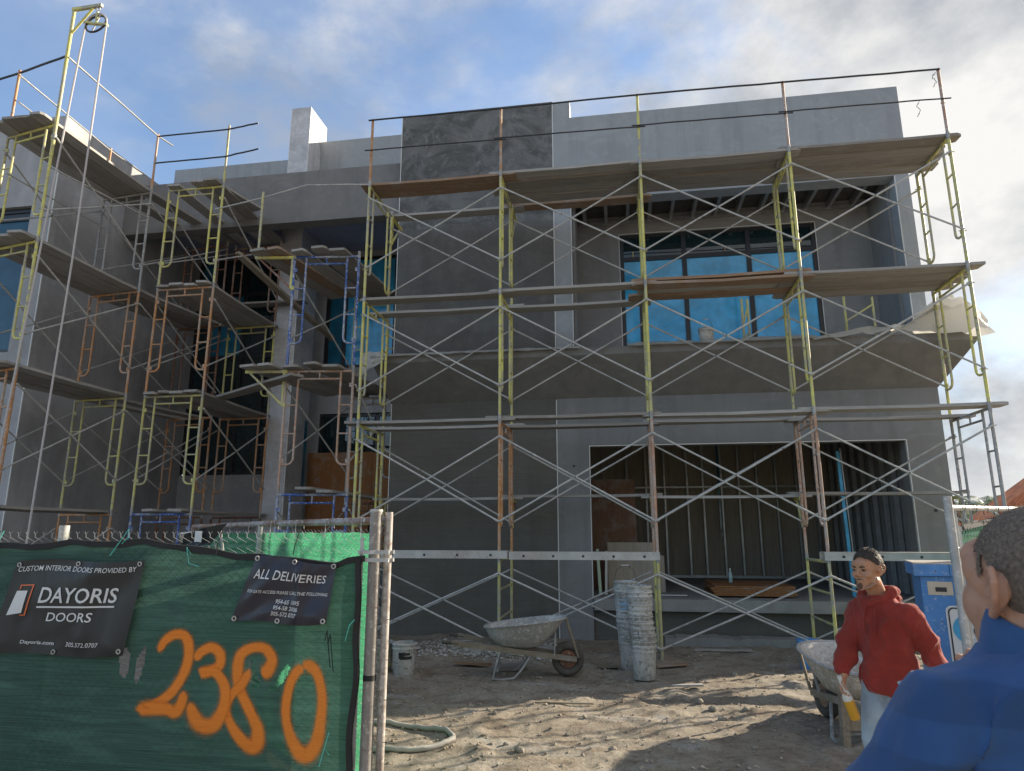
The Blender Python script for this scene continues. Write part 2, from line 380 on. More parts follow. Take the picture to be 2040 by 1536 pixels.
# ------------------------------------------------------------------ the house
house = thing('house', 'two storey grey stucco house under construction behind the scaffolding', 'house', (0, 11.25, 0))
def hp(name, m, *boxes, parent=None):
    b = MB()
    for q in boxes: b.box(*q)
    o = b.build(name, m, None); o.parent = parent or house; o.matrix_parent_inverse = (parent or house).matrix_basis.inverted() if (parent or house) is house else Matrix()
    return o
def hpm(name, b, m, parent=None, smooth=False):
    o = b.build(name, m, None, smooth); o.parent = parent or house
    if (parent or house) is house: o.matrix_parent_inverse = house.matrix_basis.inverted()
    return o
Y = 11.25
hp('pier_wall', M['stuccoT'], (-3.97, -1.06, Y, Y+.35, 7.15, 9.54))
hp('pier_wall', M['stuccoP'], (-3.97, -1.06, Y+.002, Y+.35, 4.2, 7.15))
hp('pier_wall', M['stuccoC'], (-3.97, -1.06, Y+.002, Y+.35, -.3, 4.2))
hp('wall_strip', M['stuccoL'], (-1.06, -.75, Y-.002, Y+.35, 4.2, 9.52))
hp('parapet', M['stuccoL'], (-.75, 4.9, Y, Y+.3, 7.5, 9.17))
hp('corner_column', M['stuccoL'], (4.68, 4.9, Y, Y+.3, 4.2, 7.5))
hp('lower_wall', M['stuccoM'], (-1.06, -.52, Y+.004, Y+.3, -.3, 4.2), (-.52, 4.35, Y+.004, Y+.3, 3.05, 4.2), (4.35, 4.9, Y+.004, Y+.3, -.3, 4.2))
hp('plinth_wall', M['stuccoC'], (-.52, 4.35, Y+.06, Y+.3, -.3, .45))
hp('threshold', M['concrete'], (-.5, 4.33, Y-.10, Y+.34, .46, .635))
hp('room_floor', M['concrete'], (-3.7, 4.69, Y+.34, 21.9, .40, .63))
hp('side_wall', M['stuccoM'], (4.7, 4.898, Y+.3, 22, -.3, 9.16))
hp('side_wall', M['stuccoM'], (-3.968, -3.77, Y+.35, 14.19, -.3, 9.5))
hp('roof_slab', M['roofdeck'], (-3.76, 4.69, Y+.36, 22, 8.2, 8.4))
hp('rear_wall', M['stuccoM'], (-14, 4.9, 22, 22.2, -.3, 8.4))
hp('upper_floor', M['roofdeck'], (-3.76, 4.69, 12.60, 21.9, 3.95, 4.3))
hp('terrace_floor', M['concrete'], (-.74, 4.67, Y+.31, 12.58, 3.96, 4.42))
# beads: thin white edge trims
def bead(x0, x1, y0, y1, z0, z1): hp('corner_bead', M['bead'], (x0, x1, y0, y1, z0, z1))
bead(-1.067, -1.053, Y-.006, Y+.002, 4.56, 9.52); bead(-1.067, -1.053, Y-.004, Y+.003, .0, 3.84)
bead(-.757, -.745, Y-.008, Y-.0025, 4.56, 7.49); bead(-3.976, -3.964, Y-.005, Y+.02, 7.2, 9.54); bead(-3.976, -3.964, Y-.005, Y+.02, 4.56, 7.0); bead(-3.976, -3.964, Y-.003, Y+.02, 0, 3.86)
bead(-.529, -.517, Y-.003, Y+.05, .64, 3.05); bead(-.517, 4.345, Y-.003, Y+.05, 3.04, 3.052); bead(4.345, 4.357, Y-.003, Y+.05, .64, 3.05)
bead(4.674, 4.686, Y-.005, Y+.02, 4.56, 7.49)
# rough step notch side in fresh white render
hp('parapet_step', M['bead'], (-.748, -.738, Y+.01, Y+.33, 9.172, 9.515))
# balcony: inverted hip tapering down to the wall
b = MB(); x0, x1, yf, zt, zb, zw = -4.12, 5.27, 10.62, 4.56, 4.44, 3.86
b.add([(x0,yf,zt),(x1,yf,zt),(x1,Y+.29,zt),(x0,Y+.29,zt),(x0,yf,zb),(x1,yf,zb),(x1,Y+.29,zb),(x0,Y+.29,zb),(-3.98,Y-.004,zw),(4.91,Y-.004,zw),(4.91,Y+.29,zw),(-3.98,Y+.29,zw)],
      [(0,1,2,3),(0,4,5,1),(1,5,6,2),(3,7,4,0),(4,8,9,5),(5,9,10,6),(7,11,8,4),(2,6,10,11,7,3)])
hpm('balcony', b, M['stuccoB'])
# terrace: rear wall, joists, window
hp('terrace_wall', M['stuccoD'], (-.74, .1, 12.45, 12.59, 4.42, 7.7), (3.69, 4.69, 12.45, 12.59, 4.42, 7.7), (.1, 3.69, 12.45, 12.59, 7.3, 7.7))
hp('terrace_wall', M['stuccoD'], (-.745, -.70, Y+.31, 12.44, 4.43, 7.6)); hp('terrace_wall', M['stuccoD'], (4.64, 4.69, Y+.31, 12.44, 4.43, 7.6))
hp('ceiling_deck', M['roofdeck'], (-.74, 4.69, Y+.31, 12.6, 7.71, 7.75))
jm = MB().box(-.03, .03, 0, .86, -.05, -.042).box(-.03, .03, 0, .86, .094, .10).box(-.03, -.024, 0, .86, -.0418, .0938).mesh('joist', M['studs'])
for i in range(13):
    o = inst('ceiling_joist', jm, house, (-.55+.41*i, Y+.33-Y, 7.60))
hp('ceiling_track', M['studs'], (-.69, 4.63, 12.41, 12.445, 7.53, 7.595))
bead(.085, .097, 12.44, 12.452, 4.43, 7.31); bead(3.693, 3.705, 12.44, 12.452, 4.43, 7.31); bead(.097, 3.693, 12.44, 12.452, 7.312, 7.322)
def window(name, X0, X1, Yw, Z0, Z1, cols, rows, pane_mat, fr=.05, dep=.07):
    """a child of the house: frame with one pane per cell"""
    W = MB(); xs = [X0 + (X1-X0)*c for c in cols]; zs = [Z0 + (Z1-Z0)*r for r in rows]
    for x in xs: W.box(x-fr/2, x+fr/2, Yw, Yw+dep, Z0, Z1)
    for z in zs:
        for a, c in zip(xs, xs[1:]): W.box(a+fr/2, c-fr/2, Yw+.004, Yw+dep-.004, z-fr/2, z+fr/2)
    w = hpm(name, W, M['frame'])
    for i in range(len(xs)-1):
        for j in range(len(zs)-1):
            m = pane_mat(i, j)
            p = MB().box(xs[i]+fr/2, xs[i+1]-fr/2, Yw+.03, Yw+.045, zs[j]+fr/2, zs[j+1]-fr/2).build('pane', m, w)
    return w
window('terrace_window', .13, 3.66, 12.46, 4.45, 7.28, (0, .333, .667, 1), (0, .83, 1), lambda i, j: M['film'] if j == 0 else M['glass'], .085)
hp('window_stile', M['frame'], (.43, .49, 12.455, 12.49, 4.5, 6.2))
# ground floor room
for i in range(5):
    for j in range(2):
        X0 = -1.35+1.22*i
        hp('plywood_sheet', M['plyback'], (X0+.004, min(X0+1.216, 4.69), 16.70+.003*((i+j)%2), 16.72, .64+2.0*j+.003, min(.64+2.0*j+1.994, 3.9)))
hp('room_wall', M['stuccoD'], (-3.76, -1.36, 16.72, 16.8, .63, 3.94), (-3.76, 4.69, 16.81, 16.9, .63, 3.94))
sm = MB().box(-.02, .02, 0, .006, 0, 3.24).box(-.02, -.016, .0062, .085, 0, 3.24).mesh('stud', M['studs'])
for x in (-.9, -.45, .1, .55, .98, 1.5, 1.86, 2.28, 2.67, 3.08, 3.50, 3.94, 4.35):
    inst('wall_stud', sm, house, (x, 16.55-Y, .66))
for y in (12.0, 12.5, 13.0, 13.5, 14.0, 14.5, 15.0, 15.5, 16.0):
    inst('wall_stud', sm, house, (4.60, y-Y, .66), PI/2)
hp('side_sheathing', M['stuccoD'], (4.625, 4.69, Y+.31, 16.5, .64, 3.94))
hp('wall_strap', M['studs'], (-1.3, 4.58, 16.542, 16.547, 2.68, 2.72)); hp('base_track', M['studs'], (-1.3, 4.58, 16.535, 16.548, .64, .70))
hp('electrical_box', M['plastic'], (2.16, 2.26, 16.5, 16.54, 1.55, 1.70)); hp('conduit', M['filmdark'], (2.19, 2.23, 16.5, 16.53, 1.72, 3.8))
hp('room_partition', M['stuccoD'], (-.95, -.88, 13.2, 16.5, .64, 3.94))
hp('wall_pipe', M['darksteel'], (-.80, -.765, Y-.012, Y+.02, 2.70, 2.735)); hp('wall_pipe', M['darksteel'], (4.62, 4.66, Y-.012, Y+.02, 1.95, 1.985))
# recess between the two blocks
hp('fascia_beam', M['beam'], (-9.99, -3.975, 11.5, 11.78, 7.62, 8.70))
hp('recess_ceiling', M['soffit'], (-9.99, -3.975, 11.785, 14.19, 8.12, 8.2))
hp('recess_roof', M['roofdeck'], (-9.99, -3.975, 11.785, 21.9, 8.3, 8.42))
hp('recess_wall', M['stuccoD'], (-9.99, -3.98, 14.26, 14.4, -.3, 8.12))
hp('recess_wall', M['stuccoW'], (-9.99, -7.14, 14.12, 14.255, -.3, 2.92), (-7.1, -6.66, 14.12, 14.255, -.3, 8.115), (-6.66, -3.98, 14.12, 14.255, 7.98, 8.115), (-6.66, -3.98, 14.12, 14.255, 4.25, 5.3))
window('recess_window', -9.95, -7.13, 14.15, 2.95, 8.1, (0, .13, .43, .74, 1), (0, .26, .53, .83, 1), lambda i, j: M['glass'] if (i+j) % 3 or j < 2 else M['filmdark'], .09)
window('recess_window', -6.62, -4.0, 14.15, 5.33, 7.95, (0, .16, .62, 1), (0, 1), lambda i, j: M['film'] if i else M['filmdark'], .09)
window('recess_window', -6.62, -4.0, 14.15, 3.2, 4.2, (0, .5, 1), (0, 1), lambda i, j: M['glass'], .06)
hp('plywood_board', M['ply'], (-6.80, -5.32, 13.98, 14.0, 1.86, 3.36)); hp('plywood_board', M['ply'], (-6.82, -5.34, 13.95, 13.97, -.1, 1.9))
hp('plywood_board', M['ply'], (-5.31, -4.05, 13.97, 13.99, 1.0, 3.34))
hp('membrane_patch', M['filmdark'], (-6.672, -6.668, 13.45, 13.58, 2.6, 4.0))
hp('column', M['stuccoX'], (-7.13, -6.675, 12.75, 13.6, -.3, 11.08))
bead(-7.136, -7.124, 12.744, 12.76, 0, 11.08); bead(-6.682, -6.668, 12.744, 12.76, 0, 11.08)
hp('roof_parapet', M['stuccoL'], (-9.99, -7.14, 12.85, 13.1, 8.43, 9.86)); hp('roof_parapet', M['stuccoL'], (-6.67, -2.6, 13.35, 13.6, 8.43, 10.56))
hp('pavement_slab', M['concrete'], (-9.99, -3.98, 12.6, 14.1, -.2, .30))
# left wing
hp('wing_wall', M['stuccoW'], (-10.25, -10.0, 9.8, 14.25, -.3, 9.25))
hp('wing_wall', M['stuccoW'], (-10.44, -10.251, 9.802, 10.05, -.3, 9.248), (-15, -10.44, 9.802, 10.05, 7.46, 9.248), (-15, -10.44, 9.802, 10.05, -.3, 4.7), (-15, -13.2, 9.802, 10.05, 4.7, 7.46))
hp('wing_roof', M['roofdeck'], (-15, -10.26, 10.06, 21.9, 8.3, 8.42))
bead(-10.01, -9.995, 9.794, 9.81, 0, 9.25)
window('wing_window', -13.2, -10.46, 9.88, 4.74, 7.42, (0, .5, 1), (0, .94, 1), lambda i, j: M['glassblue'] if j == 0 else M['frame'], .08)
# a concrete kerb along the wall foot
kb = MB()
for i in range(14): x = .55+.16*i; h = .12+.03*noise.noise(V((x*3, 0, 0))); kb.box(x, x+.16, 10.88+.03*noise.noise(V((x*2, 5, 0))), 11.24, -.1, h)
k = kb.build('kerb', M['concrete'], None, org=(1.6, 11.0, 0)); k['kind'] = 'structure'

# ------------------------------------------------------------------ scaffolding
PW, FH = 1.067, 1.93
FC = {}
def fmesh(kind, col, W, h):
    key = (kind, col, W, h)
    if key in FC: return FC[key]
    b = MB(); r = .0215
    if kind == 'post': b.tube([(0,0,0), (0,0,h*.33), (0,0,h*.66), (0,0,h-.012)], r, 10)
    elif kind in ('legL', 'legR'):
        x = .195; pts = [(x,0,h-.03), (x,0,.62)] + [(x-.09*(1-math.cos(a)) - .0, 0, .53-.1*math.sin(a)) for a in [PI/2*k/5 for k in range(6)]] + [(.02,0,.43)]
        pts[2:-1] = [(x-.10+.10*math.cos(a), 0, .53-.10*math.sin(a)) for a in [PI/2*k/5 for k in range(6)]]
        if kind == 'legR': pts = [(W-p[0], 0, p[2]) for p in pts]
        b.tube(pts, .0175, 8)
    elif kind == 'rung': b.tube([(.02,0,0), (.18,0,0)], .0135, 8)
    elif kind == 'wrung': b.tube([(.02,0,0), (W-.02,0,0)], .0165, 8)
    elif kind == 'top': b.tube([(.02,0,h-.028), (W/2,0,h-.028), (W-.02,0,h-.028)], .0205, 10)
    elif kind == 'low': b.tube([(.2,0,h-.15), (W-.2,0,h-.15)], .0165, 8)
    elif kind == 'spacer': b.tube([(W/2,0,h-.14), (W/2,0,h-.04)], .014, 8)
    elif kind == 'pin': b.tube([(0,-.05,0), (0,.05,0)], .0065, 6); b.box(.008,.055,-.008,.008,-.03,.03)
    elif kind == 'sleeve': b.tube([(0,0,-.05), (0,0,.06)], .0245, 10)
    me = b.mesh(kind, M[col], True); FC[key] = me; return me
def frame(label, loc, rotz, col, group, h=FH, style='walk', W=PW):
    t = thing('scaffold_frame', label, 'scaffold frame', loc, rotz, group)
    inst('post', fmesh('post', col, W, h), t); inst('post', fmesh('post', col, W, h), t, (W,0,0))
    if style == 'walk':
        inst('inner_leg', fmesh('legL', col, W, h), t); inst('inner_leg', fmesh('legR', col, W, h), t)
        for z in (.91, 1.36):
            inst('rung', fmesh('rung', col, W, h), t, (0,0,z*h/1.93)); inst('rung', fmesh('rung', col, W, h), t, (W,0,z*h/1.93), PI)
        inst('top_bar', fmesh('top', col, W, h), t); inst('lower_bar', fmesh('low', col, W, h), t); inst('spacer', fmesh('spacer', col, W, h), t)
        for z in (.49, h-.25):
            inst('brace_pin', fmesh('pin', col, W, h), t, (0,0,z)); inst('brace_pin', fmesh('pin', col, W, h), t, (W,0,z), PI)
    else:
        inst('top_bar', fmesh('top', col, W, h), t)
        z = .12
        while z < h-.2: inst('rung', fmesh('wrung', col, W, h), t, (0,0,z)); z += .38
    for x in (0, W): inst('coupling_sleeve', fmesh('sleeve', 'grey', W, h), t, (x,0,h))
    return t
def brace(label, p, q, zlo, zhi, group, off=(0,0,0)):
    """a pair of tubes crossing between two uprights, bolted in the middle"""
    p, q = V(p)+V(off), V(q)+V(off); c = (p+q)/2; c.z = (zlo+zhi)/2; d = (q-p).normalized(); n = V((-d.y, d.x, 0))*.013
    t = thing('cross_brace', label, 'cross brace', c, 0, group)
    for s, (za, zb) in ((1, (zlo, zhi)), (-1, (zhi, zlo))):
        A = V((p.x, p.y, za))-c+n*s; B = V((q.x, q.y, zb))-c+n*s; e = (B-A).normalized()
        sag = V((0,0,-.004)) + V((random.uniform(-1,1), random.uniform(-1,1), random.uniform(-1,1)))*.006
        MB().tube([A, A+e*.05, A+e*.07, (A+B)/2+sag*s, B-e*.07, B-e*.05, B], [.016,.016,.0135,.0135,.0135,.016,.016], 8).build('brace_tube', M['steel'], t, True)
    MB().tube([-n*1.9, n*1.9], .009, 6).build('bolt', M['darksteel'], t)
    return t
PM = {}
def plank_mesh(L, w, tk, var, mat):
    key = (round(L, 2), w, tk, var, mat)
    if key in PM: return PM[key]
    rnd = random.Random(var*31+int(L*100)); b = MB(); rings = []; c = .035 if var % 3 else .006
    for i, x in enumerate((0, .06, L*.25, L*.5, L*.75, L-.06, L)):
        hw = w/2 - (c if i in (0, 6) else 0); sag = -.012*math.sin(PI*x/L) + rnd.uniform(-.003, .003); tw = rnd.uniform(-.006, .006)
        rings.append([(x,-hw,sag-tw), (x,hw,sag+tw), (x,hw,sag+tk+tw), (x,-hw,sag+tk-tw)])
    b.loft(rings); PM[key] = b.mesh('plank', M[mat]); return PM[key]
def plank(label, p, ang, L, mat='wood', group=None, w=.235, tk=.04, tilt=0):
    o = inst('plank', plank_mesh(L, w, tk, random.randrange(5), mat), None)
    o.location = p; o.rotation_euler = (0, tilt, ang + random.uniform(-.006, .006))
    return tag(o, label, 'plank', group)
def bracket(label, loc, ang, group, col='yellow', L=.48, dz=.5):
    t = thing('side_bracket', label, 'bracket', loc, ang, group)
    MB().bar((.02,0,0), (L,0,0), .04, .045).build('arm', M[col], t); MB().bar((.035,0,-dz), (.035,0,-.024), .035, .035).build('upright', M[col], t)
    MB().bar((.05,0,-dz+.03), (L-.08,0,-.025), .03, .03).build('strut', M['brown' if col == 'yellow' and random.random() < .4 else col], t)
    MB().tube([(0,0,-.03), (0,0,.03)], .03, 8).build('clamp', M[col], t, True); MB().tube([(0,0,-dz-.02), (0,0,-dz+.05)], .03, 8).build('clamp', M[col], t, True)
    return t
def rail(label, pts, group, r=.013, m='darksteel', name='guard_rail', wav=.0035):
    pts = [V(p) for p in pts]; fine = []
    for a, b in zip(pts, pts[1:]):
        for k in range(6): fine.append(a.lerp(b, k/6) + V((0, random.uniform(-wav, wav), random.uniform(-wav, wav)))*(k > 0))
    fine.append(pts[-1]); c = sum(pts, V())/len(pts)
    return tag(MB().tube(fine, r, 8).build(name, M[m], None, True, org=c), label, 'rail', group)
def guard_post(label, p, z0, z1, col, group, lean=(0,0)):
    t = thing('guard_post', label, 'guard post', (p[0], p[1], z0), 0, group); h = z1-z0
    MB().tube([(0,0,0), (lean[0]*.5, lean[1]*.5, h*.5), (lean[0], lean[1], h)], .0205, 10).build('tube', M[col], t, True)
    MB().tube([(lean[0]*.5-.03, lean[1]*.5, h*.5), (lean[0]*.5+.03, lean[1]*.5, h*.5)], .007, 6).build('wedge', M[col], t); MB().tube([(0,0,.02), (0,0,.09)], .026, 8).build('collar', M['grey'], t, True)
    return t

# --- the long scaffold in front of the right block: uprights A..E, 7 ft bays
AX = [-3.843+2.134*i for i in range(5)]; AY = 9.445; BY = AY+PW
TOPS = [1.30, 3.23, 5.16, 7.10]
ln = ['leftmost', 'second', 'middle', 'fourth', 'rightmost']; lv = ['ground', 'first', 'second', 'top']
G1 = 'frames of the right hand scaffold'
cols = [['yellow2']*5, ['yellow', 'orange', 'pink', 'pink', 'grey'], ['yellow']*5, ['yellow2', 'yellow', 'yellow', 'yellow', 'yellow2']]
cname = {'yellow2':'scuffed yellow', 'yellow':'bright yellow', 'orange':'orange', 'pink':'faded orange', 'grey':'dull grey', 'blue':'blue', 'brown':'rusty brown'}
for L in range(4):
    for i in range(5):
        z1 = TOPS[L]; h = z1 if L == 0 else FH
        frame(f'{cname[cols[L][i]]} {"ladder" if L == 0 else "scaffold"} frame, {lv[L]} lift of right scaffold, {ln[i]} upright line', (AX[i], AY, z1-h), PI/2, cols[L][i], G1, h, 'ladder' if L == 0 else 'walk')
bayn = ['leftmost', 'second', 'third', 'rightmost']
for L in range(4):
    zt = TOPS[L]; zh = zt-.25 if L else zt-.2; zl = zt-1.44 if L else .17
    for i in range(4):
        brace(f'galvanised cross brace, street side, {lv[L]} lift, {bayn[i]} bay of right scaffold', (AX[i], AY-.035, 0), (AX[i+1], AY-.035, 0), zl, zh, 'cross braces of the right scaffold')
        brace(f'galvanised cross brace, wall side, {lv[L]} lift, {bayn[i]} bay of right scaffold', (AX[i], BY+.035, 0), (AX[i+1], BY+.035, 0), zl, zh, 'cross braces of the right scaffold')
PY = [AY+.135+.245*k for k in range(4)] + [BY+.15, BY+.39]
pn = ['outermost', 'second', 'third', 'fourth', 'bracket-borne', 'wall side']
def deck(L, bay, slots, mat='wood', dz=0, ext=.25):
    for k in slots:
        lap = .022*((bay+k) % 2); x0 = AX[bay] - random.uniform(.08, ext)
        plank(f'{"new reddish" if mat == "woodnew" else "weathered grey"} {pn[k]} plank on the {lv[L]} deck, {bayn[bay]} bay of right scaffold', (x0, PY[k], TOPS[L]-.006+lap+dz), 0, AX[bay+1]+random.uniform(.08, ext)-x0, mat, 'planks of the right scaffold')
deck(3, 0, (0, 1), 'woodnew'); deck(3, 0, (4,)); deck(3, 1, (0, 1, 2, 3)); deck(3, 1, (4,), 'woodnew'); deck(3, 2, (0, 1, 2, 3)); deck(3, 3, (0, 1, 2, 3))
deck(2, 0, (0, 3)); deck(2, 1, (0, 3)); deck(2, 2, (0,), 'woodnew'); deck(2, 2, (1,)); deck(2, 2, (2,), 'woodnew'); deck(2, 3, (0, 1, 2, 3))
plank('new reddish plank laid on top of another on second deck, third bay', (AX[2]-.2, PY[0]+.02, TOPS[2]+.062), 0, 2.5, 'woodnew', 'planks of the right scaffold')
for i in range(4): deck(1, i, (0, 3))
for i in range(4):
    plank(f'thin grey plank on wall brackets below first deck, {bayn[i]} bay', (AX[i]-.15, BY+.17+.02*(i%2), 2.155+.03*(i%2)), 0, 2.45, 'wood', 'planks on the low wall brackets')
for i in range(5):
    bracket(f'yellow bracket under the thin low plank at {ln[i]} upright line', (AX[i], BY+.02, 2.13), PI/2, 'low wall brackets', L=.36, dz=.4)
for i in range(3): bracket(f'yellow bracket behind the top deck at {ln[i]} upright line', (AX[i], BY+.02, 7.06), PI/2, 'top wall brackets', L=.52, dz=.5)
# aluminium planks with holes at the lowest level
def alu(label, x0, x1, y, z):
    t = thing('metal_plank', label, 'metal plank', (x0, y, z), 0, 'metal planks at the lowest level'); L = x1-x0
    b = MB().box(0, L, 0, .24, .07, .085)
    hs = [L*(.1+.2*k) for k in range(5)]; xs = [0]
    for h in hs: xs += [h-.017, h+.017]
    xs.append(L)
    for a, c in zip(xs[::2], xs[1::2]): b.box(a, c, 0, .012, -.02, .0698)
    for h in hs: b.box(h-.017, h+.017, .0005, .0115, -.0195, .012); b.box(h-.017, h+.017, .0005, .0115, .042, .0693)
    b.box(0, L, .228, .24, -.02, .0698); b.build('deck_plate', M['alu'], t); MB().box(0, L, .012, .0135, .0, .06).build('hole_shade_plate', M['darksteel'], t)  # dark plate added behind the holes, its colour painting the shade inside
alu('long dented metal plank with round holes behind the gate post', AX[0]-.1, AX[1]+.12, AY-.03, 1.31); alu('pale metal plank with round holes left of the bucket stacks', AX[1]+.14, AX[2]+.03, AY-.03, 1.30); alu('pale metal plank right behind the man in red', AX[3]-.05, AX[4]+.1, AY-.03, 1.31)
gcol = ['orange', 'orange', 'yellow', 'pink', 'pink']; gt = [8.24, 8.22, 8.22, 8.19, 8.15]
for i in range(5): guard_post(f'{cname[gcol[i]]} guard post above top deck, {ln[i]} upright line of right scaffold', (AX[i], AY), 7.06, gt[i]+.03, gcol[i], 'guard posts of the right scaffold')
for i in range(4):
    rail(f'dark top guard rail over the {bayn[i]} bay of right scaffold', [(AX[i]-(.06 if not i else 0), AY-.03, gt[i]), (AX[i+1]+.01, AY-.03, gt[i+1])], 'top guard rails', .014)
    rail(f'dark middle guard rail over the {bayn[i]} bay of right scaffold', [(AX[i]-.1, AY-.03, 7.70), ((AX[i]+AX[i+1])/2, AY-.03, 7.69), (AX[i+1]+.1, AY-.03, 7.67)], 'middle guard rails', .0105)
for k, (x, z) in enumerate(((AX[4]-.06, 8.1), (AX[4]-.32, 7.66))):
    rail(['loose wire curl under the top rail at rightmost post', 'loose wire hanging from the middle rail at right'][k], [(x, AY-.04, z), (x-.05, AY-.05, z-.08), (x-.01, AY-.05, z-.16), (x-.06, AY-.05, z-.24)], 'loose wires', .004, name='loose_wire', wav=.02)

# --- left scaffold, two runs going away from the street
def rot(a): return V((math.cos(a), math.sin(a), 0))
LT = [1.96, 3.92, 5.84, 7.75]
runs = {'N': ((-8.35, 8.02), rad(-11)), 'S': ((-8.34, 10.16), rad(-6)), 'R': ((-8.07, 12.23), rad(-8)), 'T': ((-6.90, 10.16), 0), 'Q': ((-6.97, 12.43), rad(-3))}
rn = {'N': 'nearest row of outer run', 'S': 'middle row of outer run', 'R': 'rear row of outer run', 'T': 'front row of inner run', 'Q': 'rear row of inner run'}
lcol = {'N': ['orange', 'orange', 'yellow', 'yellow'], 'S': ['orange', 'yellow2', 'orange', 'grey'], 'R': ['brown', 'orange', 'brown', 'brown'], 'T': ['blue', 'yellow2', 'orange', 'yellow'], 'Q': ['brown', 'orange', 'yellow2', 'brown']}
LP = {}
for k, ((x, y), a) in runs.items():
    d = rot(a); left = V((x, y, 0)) - d*PW; LP[k] = (left, V((x, y, 0)))
    for L in range(4):
        if k in 'RQ' and L == 3: zt = 7.62
        else: zt = LT[L]
        frame(f'{cname[lcol[k][L]]} scaffold frame, {lv[L]} lift, {rn[k]} of left scaffold', (left.x, left.y, zt-FH), a, lcol[k][L], 'frames of the left scaffold')
for a_, b_, nm in (('N', 'S', 'near bay of outer run'), ('S', 'R', 'far bay of outer run'), ('T', 'Q', 'inner run')):
    for s in (0, 1):
        for L in range(4):
            if a_ == 'S' and s == 0 and L in (0,): continue
            brace(f'cross brace, {lv[L]} lift, {"left" if s == 0 else "right"} side of the {nm}, left scaffold', LP[a_][s], LP[b_][s], LT[L]-1.44, LT[L]-.25, 'cross braces of the left scaffold', (.03 if s else -.03, 0, 0))
def ldeck(a_, b_, L, slots, nm, mat='wood', e0=.3, e1=.3):
    for k in slots:
        t = (k+.5)/4; p = LP[a_][0].lerp(LP[a_][1], .03+.94*t); q = LP[b_][0].lerp(LP[b_][1], .03+.94*t); d = (q-p).normalized(); s = p-d*random.uniform(e0*.6, e0); L_ = (q-s).length+random.uniform(e1*.3, e1)
        plank(f'weathered plank, {ORD[k]} from the left, {lv[L]} deck, {nm} of left scaffold', (s.x, s.y, LT[L]-.006+.02*(k%2)), math.atan2(d.y, d.x), round(L_, 1), mat, 'planks of the left scaffold', w=.25)
for L in (1, 2, 3): ldeck('N', 'S', L, (0, 1, 2, 3), 'near bay of outer run', e0=.35)
ldeck('N', 'S', 0, (2, 3), 'near bay of outer run')
ldeck('S', 'R', 3, (1, 3), 'far bay of outer run'); ldeck('S', 'R', 2, (0, 1, 2, 3), 'far bay of outer run'); ldeck('S', 'R', 1, (0, 2), 'far bay of outer run')
ldeck('T', 'Q', 3, (0, 2, 3), 'inner run', e0=.2); ldeck('T', 'Q', 2, (0, 1, 2, 3), 'inner run', e0=.15); ldeck('T', 'Q', 1, (0, 1, 2, 3), 'inner run', e0=.15); ldeck('T', 'Q', 0, (1, 3), 'inner run')
plank('short grey board lying askew on the top deck of left inner run', (-7.1, 10.3, 7.80), rad(75), 1.0, 'wood', 'planks of the left scaffold')
plank('plank bridging from left scaffold to the blue tower bracket', (-7.15, 10.92, 3.97), rad(-33), 2.75, 'wood', 'planks of the left scaffold')
plank('dark timber leaning down behind the left scaffold near the column', (-7.0, 10.9, 6.75), rad(72), 2.9, 'barrowwood', None, w=.15, tk=.06, tilt=rad(20))
plank('pale plank lying across the gap left of the column, upper level', (-8.0, 12.6, 6.35), 0, 1.6, 'wood', 'planks of the left scaffold')
# ledgers (long tubes tied across)
rail('long grey ledger tube tied across the left scaffold, upper', [(LP['N'][1].x, 8.0, 7.02), (-8.3, 10.1, 7.2)], 'ledger tubes', .013, 'steel', 'ledger_tube')
rail('long grey ledger tube tied across the left scaffold, lower', [(-8.95, 7.9, 6.9), (-9.3, 10.2, 7.15)], 'ledger tubes', .012, 'steel', 'ledger_tube')
rail('bent grey tube arching from left scaffold to the right scaffold', [(-6.9, 10.0, 7.2), (-5.85, 9.75, 7.2), (-5.0, 9.6, 7.28), (AX[0], AY-.02, 7.09)], 'ledger tubes', .013, 'steel', 'ledger_tube')
# guard posts and rails, davit with pulley
guard_post('orange guard post at the far left corner of top deck', (LP['N'][0].x, LP['N'][0].y), 7.4, 8.95, 'orange', 'guard posts of the left scaffold')
guard_post('rusty orange guard post at middle row of left top deck', (LP['S'][1].x, LP['S'][1].y), 7.72, 8.92, 'orange', 'guard posts of the left scaffold')
guard_post('small orange guard post by the sunlit left parapet', (LP['S'][0].x, LP['S'][0].y), 7.72, 8.8, 'orange', 'guard posts of the left scaffold')
guard_post('yellow guard post over the inner run of left scaffold', (LP['T'][1].x, LP['T'][1].y), 7.72, 8.95, 'yellow', 'guard posts of the left scaffold')
n0, n1, s0, s1, t1 = LP['N'][0], LP['N'][1], LP['S'][0], LP['S'][1], LP['T'][1]
rail('dark guard rail running off the left edge of photo', [(n1.x, n1.y, 8.93), (n0.x, n0.y, 8.9), (n0.x-2.5, n0.y+.4, 8.85)], 'left top rails', .017)
rail('silver guard rail from pulley pole back to middle guard post', [(n1.x+.03, n1.y, 8.9), (s1.x, s1.y, 8.88), (s1.x+.1, s1.y+.3, 8.85)], 'left top rails', .014, 'steel')
rail('silver guard rail along the house side of left top deck', [(n0.x+.02, n0.y, 8.85), (s0.x, s0.y, 8.75), (s0.x+.1, s0.y+.9, 8.7)], 'left top rails', .013, 'steel')
rail('short bent silver rail at the far left corner', [(n0.x+.03, n0.y+.03, 8.4), (n0.x+.2, n0.y+.5, 8.25), (n0.x+.3, n0.y+1.1, 7.95)], 'left top rails', .012, 'steel')
rail('dark upper rail reaching past the yellow guard post', [(s1.x, s1.y, 8.87), (t1.x, t1.y-.03, 8.85), (t1.x+.62, t1.y-.08, 8.88)], 'inner run rails', .014)
